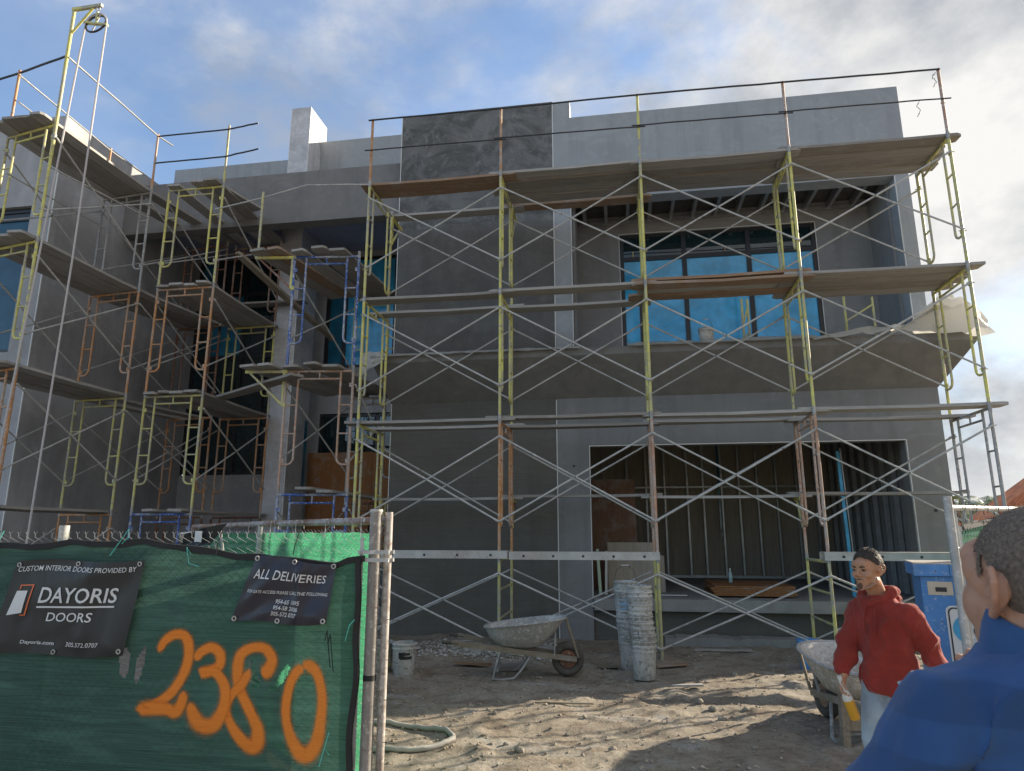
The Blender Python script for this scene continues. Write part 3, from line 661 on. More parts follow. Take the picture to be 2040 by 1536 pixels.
rail('dark lower rail reaching past the yellow guard post', [(s1.x, s1.y, 8.32), (t1.x, t1.y-.03, 8.3), (t1.x+.66, t1.y-.08, 8.36)], 'inner run rails', .014)
dv = thing('davit_pole', 'tall yellow pole with a braced arm on the left scaffold', 'davit', (n1.x, n1.y, 7.2))
MB().tube([(0,0,0), (0,0,1.3), (.0,0,2.56)], .026, 10).build('pole', M['yellow'], dv, True); MB().bar((-.03,0,2.57), (.52,-.03,2.55), .045, .05).build('arm', M['yellow'], dv)
MB().tube([(.0,0,2.12), (.36,-.02,2.53)], .018, 8).build('strut', M['yellow'], dv, True); MB().tube([(0,0,.28), (0,0,.36)], .035, 10).build('clamp', M['grey'], dv, True)
pl = thing('pulley', 'round steel pulley wheel hanging from the yellow davit arm', 'pulley', (n1.x+.46, n1.y-.03, 9.42)); PR = .17
ring = [(PR*math.cos(2*PI*k/24), .03*math.sin(2*PI*k/24), PR*math.sin(2*PI*k/24)) for k in range(24)]
MB().tube(ring, .016, 8, closed=True).build('rim', M['darksteel'], pl, True)
for k in range(4): an = rad(70)+k*PI/2; MB().tube([(0,0,0), (PR*math.cos(an), 0, PR*math.sin(an))], .012, 6).build('spoke', M['steel'], pl, True)
MB().bar((-.21,0,.05), (.21,0,-.05), .05, .03).build('yoke', M['yellow2'], pl); MB().bar((0,0,0), (.0,0,.22), .03, .03).build('hanger', M['yellow2'], pl)
MB().tube([(0,0,.22), (.03,0,.25), (.03,0,.29), (0,0,.31), (-.03,0,.29), (-.03,0,.26)], .009, 6).build('hook', M['steel'], pl, True)
pc = V((n1.x+.46, n1.y-.03, 9.42))
rp = [V((n1.x+.12, n1.y-.25, 1.3)), V((n1.x+.2, n1.y-.15, 5))] + [pc+V((PR*1.1*math.cos(a), 0, PR*1.1*math.sin(a))) for a in [PI-PI*k/8 for k in range(9)]] + [pc+V((.2,0,-4)), pc+V((.16,-.02,-8.2))]
tag(MB().tube(rp, .014, 7).build('rope', M['rope'], None, True, org=(pc.x, pc.y, 0)), 'pale rope hanging in two falls from the pulley wheel', 'rope')
# --- blue tower between the runs
UT = [.30, 2.23, 4.16, 6.09]; ua = rad(7); ul = V((-5.19, 9.73, 0)); ur = ul+rot(ua)*PW
ucol = ['grey', 'blue', 'pink', 'blue']
for L in (1, 2, 3): frame(f'{["","blue and white","faded orange","blue"][L]} scaffold frame, {lv[L]} lift, front of the narrow middle tower', (ul.x, ul.y, UT[L]-FH), ua, ucol[L], 'frames of the middle tower')
vl = V((-4.95, 11.75, 0)); vr = vl+rot(0)*(PW*.82)
for L in (1, 2, 3): frame(f'{["","rusty brown","dull grey","scuffed yellow"][L]} scaffold frame, {lv[L]} lift, rear of the narrow middle tower', (vl.x, vl.y, UT[L]-.05-FH), 0, ['', 'brown', 'grey', 'yellow2'][L], 'frames of the middle tower', W=PW*.82)
for L in (1, 2, 3):
    for s, (p, q) in enumerate(((ul, vl), (ur, vr))):
        if L == 3 and s: continue
        brace(f'cross brace, {lv[L]} lift, {"left" if s == 0 else "right"} side of narrow middle tower', p, q, UT[L]-1.44, UT[L]-.25, 'cross braces of the middle tower', (-.03 if s == 0 else .03, 0, 0))
for L, sl in ((3, (0, 1, 2)), (2, (0, 1, 2)), (1, (1, 2))):
    for k in sl:
        t = .14+.3*k; p = ul.lerp(ur, t); q = vl.lerp(vr, t); d = (q-p).normalized(); s = p-d*.22
        plank(f'weathered plank, {ORD[k]} from the left, {lv[L]} deck of narrow middle tower', (s.x, s.y, UT[L]-.005+.045*(k%2)), math.atan2(d.y, d.x), 2.5, 'wood', 'planks of the middle tower', w=.27)
for L in (3, 2):
    bracket(f'yellow side bracket on the {lv[L]} lift of the narrow middle tower', (ul.x, ul.y, UT[L]-.03), PI+ua, 'tower side brackets', L=.66, dz=.55)
    for k in range(2): plank(f'{"new reddish" if k and L == 3 else "grey"} plank, {["outer","inner"][k]} of two on the {lv[L]} tower bracket', (ul.x-.52+.27*k, ul.y-.3, UT[L]+.0+.01*k), rad(82), 2.4, 'woodnew' if k and L == 3 else 'wood', 'planks on the tower brackets', w=.26)
guard_post('yellow guard post standing on the upper tower bracket', (ul.x-.62, ul.y-.07), 6.05, 7.25, 'yellow', 'guard posts of the left scaffold')
# scaffold standing on the terrace
for i, (x, y, h) in enumerate(((2.02, 11.0, .82), (3.62, 11.1, .86))):
    t = thing('scaffold_frame', ['short yellow frame on the balcony before the blue window', 'short yellow frame on the balcony near its right end'][i], 'scaffold frame', (x, y, 4.56), 0, 'frames on the balcony')
    for dx in (0, .10 if i == 0 else .52): MB().tube([(dx,dx*.5,0), (dx,dx*.5,h)], .02, 8).build('post', M['yellow2'], t, True)
    e = .10 if i == 0 else .52
    MB().tube([(0,0,h*.45), (e,e*.5,h*.85)], .015, 8).build('diagonal', M['yellow2'], t, True); MB().tube([(0,0,.12), (e,e*.5,h*.35)], .015, 8).build('diagonal', M['yellow2'], t, True)

# ------------------------------------------------------------------ street fence, gate, banners
FY = 3.92
def fpt(px, py, off=0): p = at_y(px, py, FY); q = bulge(p.x, p.z); return V((p.x, FY+q-off, p.z))
def bulge(x, z):
    return .018*noise.noise(V((x*1.1, z*1.3, 2))) + .010*noise.noise(V((x*3.2, z*2.1, 8))) + .004*noise.noise(V((x*9, z*5, 3)))
def chain(b, o, d, Wd, z0, z1, p=.062, r=.0015, prongs=True, topf=None):
    o, d = V(o), V(d).normalized(); n = int(Wd/p); m = int((z1-z0)/(p*.5)); nr = V((-d.y, d.x, 0))
    for i in range(n):
        x = p*i; pts = []
        for j in range(m+1):
            s = (j % 2)*p; pts.append(o + d*(x+s) + nr*(.003 if j % 2 else -.003) + V((0,0,z0+j*p*.5)))
        b.tube(pts, r, 4, caps=False)
        if prongs:
            e = pts[-1]; b.tube([e, e+V((0,0,.018))], r*1.3, 4); b.tube([e+V((0,0,.018)), e+d*.012+V((0,0,.034))], r, 4); b.tube([e+V((0,0,.018)), e-d*.012+V((0,0,.034))], r, 4)
hem_px = [(-60,1086), (0,1085), (25,1085), (60,1089), (100,1086), (145,1078), (190,1083), (240,1083), (287,1076), (330,1086), (380,1092), (428,1098), (470,1108), (520,1108), (600,1118), (671,1126), (690,1116), (716,1112)]
hemp = [at_y(x, y, FY) for x, y in hem_px]
def hem_z(x):
    for a, c in zip(hemp, hemp[1:]):
        if a.x <= x <= c.x: return a.z + (c.z-a.z)*(x-a.x)/(c.x-a.x)
    return hemp[0].z if x < hemp[0].x else hemp[-1].z
fence = thing('fence', 'chain link street fence hung with dark green windscreen, left foreground', 'fence', (-3, FY+.06, 0))
def fp(name, b, m, smooth=False):
    o = b.build(name, m, None, smooth); o.parent = fence; o.matrix_parent_inverse = fence.matrix_basis.inverted(); return o
tears = [[(238,1300),(250,1288),(258,1300),(256,1335),(250,1352),(240,1345)], [(290,1286),(291,1300),(284,1335),(272,1366),(266,1350),(270,1318),(280,1298)],
         [(500,1308),(505,1330),(517,1352),(520,1368),(508,1370),(494,1352),(496,1325)], [(526,1372),(545,1368),(556,1345),(574,1324),(579,1330),(566,1358),(548,1375)]]
tears = [[(at_y(x, y, FY).x, at_y(x, y, FY).z) for x, y in t] for t in tears]
def inside(x, z, poly):
    c = False; j = len(poly)-1
    for i in range(len(poly)):
        (xi, zi), (xj, zj) = poly[i], poly[j]
        if (zi > z) != (zj > z) and x < (xj-xi)*(z-zi)/(zj-zi)+xi: c = not c
        j = i
    return c
XL, XR = -4.9, -1.515; nxs, nzs = 300, 145
b = MB()
for j in range(nzs+1):
    for i in range(nxs+1):
        x = XL + (XR-XL)*i/nxs; zt = hem_z(x); z = .03 + (zt-.03)*j/nzs
        xx = x - (max(0, i-nxs+14)/14)*(.03+.03*noise.noise(V((0, 0, z*4))))
        b.v.append(V((xx, FY+bulge(x, z), z)))
for j in range(nzs):
    for i in range(nxs):
        k = j*(nxs+1)+i; c = (b.v[k]+b.v[k+nxs+2])/2
        if any(inside(c.x, c.z, t) for t in tears): continue
        b.f.append((k, k+1, k+nxs+2, k+nxs+1))
fp('windscreen', b, M['screen'], True)
b = MB(); rings = []
for i in range(130):
    x = XL + (XR-XL)*i/129; z = hem_z(x); yy = FY+bulge(x, z); w = .022+.008*noise.noise(V((x*6, 0, 0)))
    rings.append([(x, yy-.008, z-w), (x, yy-.012, z+w*.6), (x, yy+.008, z+w*.7), (x, yy+.006, z-w)])
b.loft(rings); fp('hem', b, M['black'])
b = MB(); rings = []
for i in range(40):
    z = .03+1.45*i/39; x = XR-.035+.03*noise.noise(V((0, 3, z*3))); rings.append([(x-.006, FY-.02, z), (x+.02, FY-.012+.01*noise.noise(V((z*5,0,0))), z), (x+.02, FY+.012, z), (x-.006, FY+.004, z)])
b.loft(rings); fp('hem', b, M['black'])
b = MB(); chain(b, (XL, FY+.045, 0), (1,0,0), 3.45, .05, 1.62); o = fp('chain_link_mesh', b, M['steel'], True); o['kind'] = 'stuff'
# posts
fp('gate_post', MB().tube([(-1.475, FY+.06, 0), (-1.475, FY+.06, .9), (-1.475, FY+.06, 1.755)], .036, 16), M['postgrey'], True)
fp('post_cap', MB().tube([(-1.475, FY+.06, 1.752), (-1.475, FY+.06, 1.765)], .038, 16), M['steel'], True)
fp('line_post', MB().tube([(-3.62, FY+.09, 0), (-3.62, FY+.09, 1.675)], .030, 14), M['steel'], True)
for z in (1.47, 1.515):
    b = MB(); b.bar((-1.56, FY+.015, z), (-1.37, FY+.015, z), .012, .022); b.bar((-1.56, FY+.105, z), (-1.37, FY+.105, z), .012, .022); b.tube([(-1.545, FY, z), (-1.545, FY+.12, z)], .007, 6)
    fp('tension_band', b, M['steel'])
fp('tension_bar', MB().bar((-1.535, FY+.03, .1), (-1.545, FY+.03, 1.6), .02, .006), M['steel'])
fp('post_strap', MB().tube([(-1.475, FY+.06, .80), (-1.475, FY+.06, .83)], .038, 14), M['black'], True)
for i, (x, z) in enumerate(((-4.35, 1.50), (-3.98, 1.55), (-3.1, 1.56), (-2.62, 1.5), (-1.66, .42), (-1.6, 1.02))):
    b = MB(); rnd = random.Random(i); p = V((x, FY-.02, z)); b.tube([p, p+V((rnd.uniform(-.05,.05), -.01, .04)), p+V((rnd.uniform(-.06,.06), -.02, .09*rnd.choice((1,-.6)))), p+V((rnd.uniform(-.08,.08), -.01, .12*rnd.choice((1,-.6))))], .0028, 5)
    fp('tie_cord', b, m_plain('teal_cord', (.10, .50, .42), .6) if i == 0 else bpy.data.materials['teal_cord'])
for x, z in ((-2.45, 1.50), (-1.95, 1.50), (-1.72, 1.02), (-1.70, 1.0)):
    fp('zip_tie', MB().tube([(x, FY-.03, z), (x+.02, FY-.05, z+.06), (x+.05, FY-.05, z+(.16 if z > 1.2 else -.14))], .003, 5), M['black'])
# sprayed house number, one ribbon per digit lying on the windscreen
def smooth_path(pts, n=10):
    out = []
    P = [pts[0]]+pts+[pts[-1]]
    for i in range(1, len(P)-2):
        p0, p1, p2, p3 = P[i-1], P[i], P[i+1], P[i+2]
        for k in range(n):
            t = k/n; out.append(tuple(.5*((2*p1[a]) + (-p0[a]+p2[a])*t + (2*p0[a]-5*p1[a]+4*p2[a]-p3[a])*t*t + (-p0[a]+3*p1[a]-3*p2[a]+p3[a])*t**3) for a in (0, 1, 2)))
    out.append(pts[-1]); return out
digits = [[(315,1302,9),(328,1278,13),(350,1264,15),(370,1268,16),(377,1295,15),(370,1335,15),(345,1378,15),(310,1402,15),(284,1412,19),(300,1410,22),(335,1412,20),(352,1418,18),(364,1400,16),(370,1372,12)],
          [(390,1318,11),(400,1300,14),(420,1290,16),(438,1302,16),(438,1325,15),(420,1335,15),(405,1340,17),(428,1338,15),(448,1365,16),(448,1405,17),(430,1440,22),(405,1445,26),(388,1425,20),(380,1395,13)],
          [(520,1342,22),(535,1335,20),(543,1312,17),(530,1292,16),(505,1290,16),(480,1305,17),(474,1340,18),(480,1375,16),(500,1420,16),(514,1455,19),(508,1485,24),(490,1482,19),(465,1450,15),(452,1415,13),(462,1385,14),(485,1360,15),(500,1330,12)],
          [(603,1330,14),(618,1326,19),(634,1345,15),(642,1385,15),(640,1430,16),(630,1480,20),(610,1505,26),(590,1490,20),(574,1450,15),(570,1410,14),(578,1365,14),(592,1338,15),(608,1328,18)]]
for di, dg in enumerate(digits):
    pts = smooth_path(dg, 12); b = MB(); ed = []; NC = 10
    for i, (x, y, w) in enumerate(pts):
        a = pts[max(0, i-1)]; c = pts[min(len(pts)-1, i+1)]; tx, ty = c[0]-a[0], c[1]-a[1]; l = math.hypot(tx, ty) or 1; n_ = (-ty/l, tx/l)
        for k in range(NC+1):
            s = (k/NC*2-1); b.v.append(fpt(x+n_[0]*w*s*1.12, y+n_[1]*w*s*1.12, .0035+.0015*(i/len(pts))+.002*(di%2))); ed.append((1-abs(s))*min(1, (i+1.5)/8, (len(pts)-i+.5)/8)*1.0)
    for i in range(len(pts)-1):
        for k in range(NC): q = i*(NC+1)+k; b.f.append((q, q+NC+1, q+NC+2, q+1))
    o = fp('painted_digit', b, M['spray'], True); o['label'] = f'orange sprayed digit {"2380"[di]}'
    at = o.data.attributes.new('edge', 'FLOAT', 'POINT'); at.data.foreach_set('value', ed)
# banners (bilinear patch through four corners on the fence plane)
def banner(name, label, corners, mat, seed, sag):
    TL, TR, BR, BL = [at_y(x, y, FY) for x, y in corners]
    t = thing(name, label, 'banner', ((TL+BR)/2).to_tuple(), 0, 'vinyl banners on the green windscreen'); o0 = (TL+BR)/2
    def P(u, v, off=0):
        p = (TL*(1-u)+TR*u)*(1-v) + (BL*(1-u)+BR*u)*v
        f = noise.noise(V((u*2.2+seed, v*1.6, 0)))*.030 + noise.noise(V((u*5+v*3, v*2+seed, 4)))*.011*sag
        cr = -.02*sag*math.exp(-((u-.60-.1*v)/.05)**2)*(1-.3*v)
        e = min(u, 1-u, v, 1-v); z = p.z + .012*math.sin(u*PI*2)*(abs(v-.5)*2)
        return V((p.x, FY-.030+min(bulge(p.x, p.z), .0)+ (f+cr)*min(1, e*6+.15)-off, z)) - o0
    b = MB(); n, m = 56, 36
    b.v = [P(i/n, j/m) for j in range(m+1) for i in range(n+1)]; b.f = [(j*(n+1)+i, (j+1)*(n+1)+i, (j+1)*(n+1)+i+1, j*(n+1)+i+1) for j in range(m) for i in range(n)]
    b.build('sheet', M[mat], t, True)
    for u, v in ((.03,.04), (.5,.035), (.97,.04), (.03,.95), (.5,.965), (.97,.95)):
        q = P(u, v, .006); MB().tube([q+V((.012*math.cos(a), 0, .012*math.sin(a))) for a in [2*PI*k/10 for k in range(10)]], .004, 5, closed=True).build('eyelet', M['steel'], t, True)
    return t, P
def text_on(t, P, txt, u0, v0, wu, hv, mat='white_print', name='lettering', bold=0):
    cu = bpy.data.curves.new('t', 'FONT'); cu.body = txt; cu.size = 1; cu.resolution_u = 3; cu.offset = bold
    ob = bpy.data.objects.new('t', cu); C.objects.link(ob); bpy.context.view_layer.update()
    me = bpy.data.meshes.new_from_object(ob.evaluated_get(bpy.context.evaluated_depsgraph_get()))
    bpy.data.objects.remove(ob); bpy.data.curves.remove(cu)
    bm = bmesh.new(); bm.from_mesh(me); bmesh.ops.triangulate(bm, faces=bm.faces)
    bmesh.ops.subdivide_edges(bm, edges=[e for e in bm.edges if e.calc_length() > .25], cuts=2)
    xs = [v.co.x for v in bm.verts]; ys = [v.co.y for v in bm.verts]; xa, xb, ya, yb = min(xs), max(xs), min(ys), max(ys)
    for v in bm.verts: v.co = P(u0+wu*(v.co.x-xa)/(xb-xa), v0+hv*(1-(v.co.y-ya)/(yb-ya)), .004)
    bm.to_mesh(me); bm.free(); me.materials.clear(); me.materials.append(M[mat])
    o = bpy.data.objects.new(name, me); C.objects.link(o); o.parent = t; o['label'] = f'printed text {txt}'; return o
def patch_on(t, P, quad, mat, name, off=.004, n=6):
    b = MB(); (a, c, d, e) = quad
    for j in range(n+1):
        for i in range(n+1):
            u, v = i/n, j/n; q = [(a[k]*(1-u)+c[k]*u)*(1-v)+(e[k]*(1-u)+d[k]*u)*v for k in (0, 1)]; b.v.append(P(q[0], q[1], off))
    b.f = [(j*(n+1)+i, (j+1)*(n+1)+i, (j+1)*(n+1)+i+1, j*(n+1)+i+1) for j in range(n) for i in range(n)]
    return b.build(name, M[mat], t)
t, P = banner('banner', 'black vinyl door maker banner with white lettering and door emblem', [(43,1118),(296,1115),(252,1305),(-20,1302)], 'vinyl', 3, .5)
text_on(t, P, 'CUSTOM INTERIOR DOORS PROVIDED BY', .035, .065, .915, .055, bold=.004)
text_on(t, P, 'DAYORIS', .275, .29, .575, .165, bold=.012); text_on(t, P, 'DOORS', .375, .555, .34, .095, bold=.006)
text_on(t, P, 'Dayoris.com', .235, .86, .25, .05, bold=.012); text_on(t, P, '305.572.0707', .575, .855, .235, .045, bold=.006)
patch_on(t, P, ((.275,.487),(.85,.487),(.85,.505),(.275,.505)), 'white_print', 'underline', n=14)
patch_on(t, P, ((.085,.325),(.168,.325),(.172,.56),(.06,.585)), 'white_print', 'emblem_door')
for q in (((.10,.262),(.205,.262),(.205,.274),(.10,.274)), ((.195,.274),(.205,.274),(.205,.59),(.195,.59)), ((.165,.58),(.195,.58),(.195,.59),(.165,.59)), ((.10,.274),(.109,.274),(.109,.31),(.10,.31))): patch_on(t, P, q, 'orange_print', 'emblem_line')
t, P = banner('banner', 'small creased dark banner about deliveries and gate access', [(517,1107),(675,1123),(656,1241),(464,1238)], 'vinyl2', 9, 1.6)
text_on(t, P, 'ALL DELIVERIES', .08, .20, .82, .14, bold=.006)
text_on(t, P, 'FOR GATE ACCESS PLEASE CALL THE FOLLOWING', .06, .50, .90, .05, bold=.006)
for k, s in enumerate(('954-65 1895', '954-58 2006', '305-572 0707')): text_on(t, P, s, .42, .635+.095*k, .27, .065, bold=.006)
# scrap of black banner behind
bl = thing('banner_scrap', 'small black banner scrap with white patch tied on the gate', 'banner', (-2.7, FY+.25, 1.62))
MB().add([(-.19,0,-.09),(.02,.01,-.07),(.14,0,.07),(.0,-.01,.045),(-.16,0,.0),(-.08,.02,-.03)], [(0,1,5),(1,2,3),(1,3,5),(5,3,4),(0,5,4)]).build('sheet', M['vinyl'], bl); MB().box(-.08,-.03,-.012,-.01,-.05,.02).build('label_patch', M['white_print'], bl)
# gate leaf swung inwards
ga = V((-1.408, FY+.10, 0)); gd = V((-3.02, 2.75, 0)).normalized(); gate = thing('gate', 'open gate leaf with rusty rail and bright green screen behind street fence', 'gate', ga, math.atan2(gd.y, gd.x))
GL = 4.5; GZ = 1.70
MB().tube([(0,0,GZ), (GL/2,0,GZ+.005), (GL,0,GZ)], .024, 12).build('top_rail', M['rustrail'], gate, True)
MB().tube([(0,0,.06), (GL,0,.06)], .022, 10).build('bottom_rail', M['steel'], gate, True)
for x in (0, GL): MB().tube([(x,0,.05), (x,0,GZ+(.05 if x == 0 else 0))], .024, 12).build('stile', M['rustrail'] if x else M['stile'], gate, True)
MB().tube([(2.3,0,.06), (2.3,0,GZ)], .022, 10).build('middle_stile', M['steel'], gate, True)
b = MB(); chain(b, (0,.028,0), (1,0,0), GL, .07, 1.68, .062, .0017, False); o = b.build('chain_link_mesh', M['steel'], gate, True); o['kind'] = 'stuff'
b = MB(); n, m = 90, 26
for j in range(m+1):
    for i in range(n+1):
        x = .20+(GL-.23)*i/n; z = .05+(1.63-.05+.012*noise.noise(V((x*4,0,0))))*j/m; b.v.append(V((x, -.045+.03*noise.noise(V((x*2.2, z*.9, 5))), z)))
b.f = [(j*(n+1)+i, j*(n+1)+i+1, (j+1)*(n+1)+i+1, (j+1)*(n+1)+i) for j in range(m) for i in range(n)]; b.build('windscreen', M['screen2'], gate, True)
for k in range(8): x = .3+.55*k; MB().tube([(x,-.03,1.66), (x+.01,-.03,1.72), (x+.01,.03,1.72), (x,.035,1.66), (x-.03,.05,1.60)], .0025, 5).build('wire_tie', M['steel'], gate)
# ragged edge of gate screen and wires past the post
for k in range(5): z = .25+.22*k; MB().tube([(-.02,0,z), (-.10,-.04,z+.015*(k%3-1))], .0018, 4).build('wire_end', M['darksteel'], gate)
# right hand fence
rf = thing('fence', 'galvanised fence post with rail and torn green screen, right edge', 'fence', (2.86, 6.68, 0), rad(48))
MB().tube([(0,0,0), (0,0,1), (0,0,1.95)], .036, 14).build('post', M['steel'], rf, True); MB().tube([(.0,0,1.85), (2.0,0,1.88), (5,0,1.9)], .026, 12).build('top_rail', M['steel'], rf, True)
MB().tube([(.17,.02,.05), (.17,.02,1.83)], .022, 10).build('stile', M['steel'], rf, True); MB().tube([(-.03,0,1.5), (.2,.02,1.5)], .012, 6).build('hinge', M['steel'], rf)
b = MB(); chain(b, (.18,.03,0), (1,0,0), 4.6, .1, 1.84, .075, .002, False); o = b.build('chain_link_mesh', M['steel'], rf, True); o['kind'] = 'stuff'
b = MB(); n, m = 40, 20
for j in range(m+1):
    for i in range(n+1):
        x = .42+4.2*i/n; zt = 1.74+.012*math.sin(i*.9)-.10*math.exp(-i*.5); z = .05+(zt-.05)*j/m; b.v.append(V((x+.1*(1-j/m)*(i == 0), .06+.03*noise.noise(V((x*2, z*2, 1))), z)))
b.f = [(j*(n+1)+i, j*(n+1)+i+1, (j+1)*(n+1)+i+1, (j+1)*(n+1)+i) for j in range(m) for i in range(n)]; b.build('windscreen', M['screen2'], rf, True)
MB().bar((.40,.04,1.68), (1.3,.04,1.76), .02, .05).build('hem', M['black'], rf)
for k in range(5): x = .3+.3*k; MB().tube([(x,-.03,1.82), (x+.02,-.035,1.90), (x+.06,.03,1.90), (x+.09,.03,1.80)], .004, 5).build('wire_tie', M['darksteel'], rf)

# ------------------------------------------------------------------ loose things on site
def bucket_meshes(m):
    k = ('bk', m)
    if k in FC: return FC[k]
    body = MB().lathe([(.118,.0),(.122,.006),(.142,.365),(.137,.368),(.118,.02),(.0005,.018)], 24).mesh('bucket_body', M[m], True)
    rim = MB()
    for z, r in ((.305,.147), (.352,.150)): rim.lathe([(r-.012,z-.008),(r,z-.008),(r+.002,z),(r,z+.008),(r-.012,z+.008)], 24, caps=False)
    FC[k] = (body, rim.mesh('rim', M[m], True)); return FC[k]
hm = MB().tube([(.153*math.cos(a), -.02-.0*a, .33-.16*math.sin(a)) for a in [PI*k/14 for k in range(15)]], .0028, 5).mesh('bail', M['darksteel'])
hup = MB().tube([(.150,0,.33), (.11,0,.50), (.03,0,.555), (-.03,0,.555), (-.11,0,.50), (-.150,0,.33)], .003, 5).mesh('bail_up', M['darksteel'])
def bucket(label, loc, rz, m, group, handle='down', s=1):
    t = thing('bucket', label, 'bucket', loc, rz, group); bo, ri = bucket_meshes(m); inst('body', bo, t); inst('rim', ri, t)
    if handle == 'down': inst('handle', hm, t)
    elif handle == 'up': inst('handle', hup, t); MB().tube([(-.045,0,.556), (.045,0,.556)], .009, 8).build('grip', M['plastic'], t)
    t.scale = (s, s, s); return t
bk = bucket('dirty white bucket with black label by the left gate', (-2.62, 8.2, .0), .4, 'plastic', 'single buckets', 'none')
for k, (z, w, h) in enumerate(((.2,.05,.07), (.19,.12,.035), (.235,.085,.03))):
    b = MB(); a0 = -1.75-.4+k*.12
    for i in range(7):
        a = a0+w*10*i/6*.9
        for zz in (z, z+h): r = .122+.02*zz/.365+.0015; b.v.append(V((r*math.cos(a), r*math.sin(a), zz)))
    b.f = [(2*i, 2*i+2, 2*i+3, 2*i+1) for i in range(6)]; b.build('label_print', M['darksteel'], bk)
bk = bucket('white bucket with yellow label half hidden by the gate post', (-2.92, 8.25, 0), 1, 'plastic', 'single buckets', 'none')
b = MB()
for i in range(7):
    a = -1.9+.9*i/6
    for zz in (.09, .19): r = .122+.02*zz/.365+.0015; b.v.append(V((r*math.cos(a), r*math.sin(a), zz)))
b.f = [(2*i, 2*i+2, 2*i+3, 2*i+1) for i in range(6)]; b.build('label_print', M['yellow'], bk)
z = 0
for i in range(11):
    s = .010*math.sin(i*.9); bucket(f'bucket in the front nested stack, {"lowest, standing on the dirt" if i == 0 else "topmost" if i == 10 else ORD[i] + " from the bottom"}', (.17+s+.0035*(10-i)-.03, 8.42, .004+z), random.uniform(0, 6), 'plastic', 'front stack of nested buckets', 'down' if i in (3, 8, 11) else 'none'); z += .060+.014*((i*7)%3)*.5
z = 0
for i in range(11):
    s = .008*math.sin(i*1.3); bucket(f'bucket in the rear nested stack, {"lowest" if i == 0 else "topmost, handle raised" if i == 10 else ORD[i] + " from the bottom"}', (.03+s-.004*i, 8.96, .004+z), 0.2 if i == 10 else random.uniform(0, 6), 'plasticblue' if i in (6, 7) else 'plastic', 'rear stack of nested buckets', 'up' if i == 10 else 'none'); z += .062+.012*((i*5)%3)*.5
bucket('light blue bucket behind the rusty wheelbarrow at right', (2.2, 9.33, 0), 0, 'bluein', 'single buckets', 'none', .95)
bucket('cement smeared bucket on the balcony before the blue window', (1.42, 10.9, 4.56), .3, 'plastic', 'single buckets', 'up', .85)

def barrow(name, label, loc, rz, tray_mat, full=True):
    """x forward (wheel), handles at -x"""
    t = thing(name, label, 'wheelbarrow', loc, rz, 'wheelbarrows'); rings = []
    def ell(cx, z, lx, ly, tilt=0, sq=2.6, n=26):
        out = []
        for k in range(n):
            a = 2*PI*k/n; c, s = math.cos(a), math.sin(a); x = abs(c)**(2/sq)*math.copysign(1, c)*lx; y = abs(s)**(2/sq)*math.copysign(1, s)*ly
            out.append(V((cx+x, y, z+tilt*(x/lx))))
        return out
    rings = [ell(-.02,.33,.20,.16,-.0), ell(.0,.36,.28,.21,.0), ell(.03,.48,.40,.27,.03), ell(.06,.60,.48,.315,.055), ell(.06,.605,.465,.30,.055), ell(.03,.49,.385,.255,.03), ell(.0,.375,.265,.195,.0), ell(-.02,.345,.19,.15)]
    b = MB().loft(rings, caps=False); n = 26; base = len(b.v)-n; b.f.append(tuple(base+k for k in range(n))); b.f.append(tuple(reversed(range(n))))
    b.build('tray', M[tray_mat], t, True)
    MB().tube(ell(.06,.605,.485,.32,.055,n=36), .012, 6, closed=True).build('tray_rim', M['grey'], t, True)
    for s in (-1, 1):
        MB().bar((.66,.07*s,.20), (-.78,.29*s,.40), .038, .055).build('handle', M['barrowwood'], t); MB().tube([(-.70,.278*s,.388), (-.88,.305*s,.413)], .022, 8).build('grip', M['rubber'], t, True)
        MB().tube([(-.22,.21*s,.31), (-.27,.25*s,.14), (-.30,.27*s,.012), (-.20,.27*s,.006), (-.06,.25*s,.02), (.04,.20*s,.12), (.14,.15*s,.27)], .0125, 8).build('leg', M['grey'], t, True)
        MB().bar((.55,.20*s,.62), (.68,.08*s,.22), .02, .02).build('tray_brace', M['barrowwood'], t); MB().bar((.42,.16*s,.48), (.40,.12*s,.24), .016, .016).build('tray_brace', M['grey'], t)
    MB().tube([(-.25,-.25,.10), (-.25,.25,.10)], .012, 8).build('leg_tie', M['grey'], t, True)
    w = thing('wheel', '', ''); w.parent = t; del w['label']; del w['category']
    ring = [(.56+.145*math.cos(a), 0, .195+.145*math.sin(a)) for a in [2*PI*k/28 for k in range(28)]]
    MB().tube(ring, .048, 10, closed=True).build('tyre', M['rubber'], w, True)
    MB().tube([(.56,-.03,.195), (.56,.03,.195)], [.10,.10], 20).build('rim', M['brown'], w, True); MB().tube([(.56,-.11,.195), (.56,.11,.195)], .012, 8).build('axle', M['grey'], w, True)
    return t
barrow('wheelbarrow', 'cement crusted wheelbarrow standing side-on before the dark wall', (-1.26, 8.38, 0), rad(6), 'tray')
wb = barrow('wheelbarrow', 'rusty wheelbarrow with pale lined tray beside man in red', (1.86, 6.38, 0), rad(100), 'trayrust'); wb.scale = (1.06, 1.12, 1.0)
MB().bar((-.34,-.28,.20), (-.34,.28,.20), .03, .10).build('cross_board', M['barrowwood'], wb)
for s in (-1, 1): MB().bar((-.36,.29*s,0), (-.34,.27*s,.40), .05, .05).build('timber_leg', M['barrowwood'], wb)

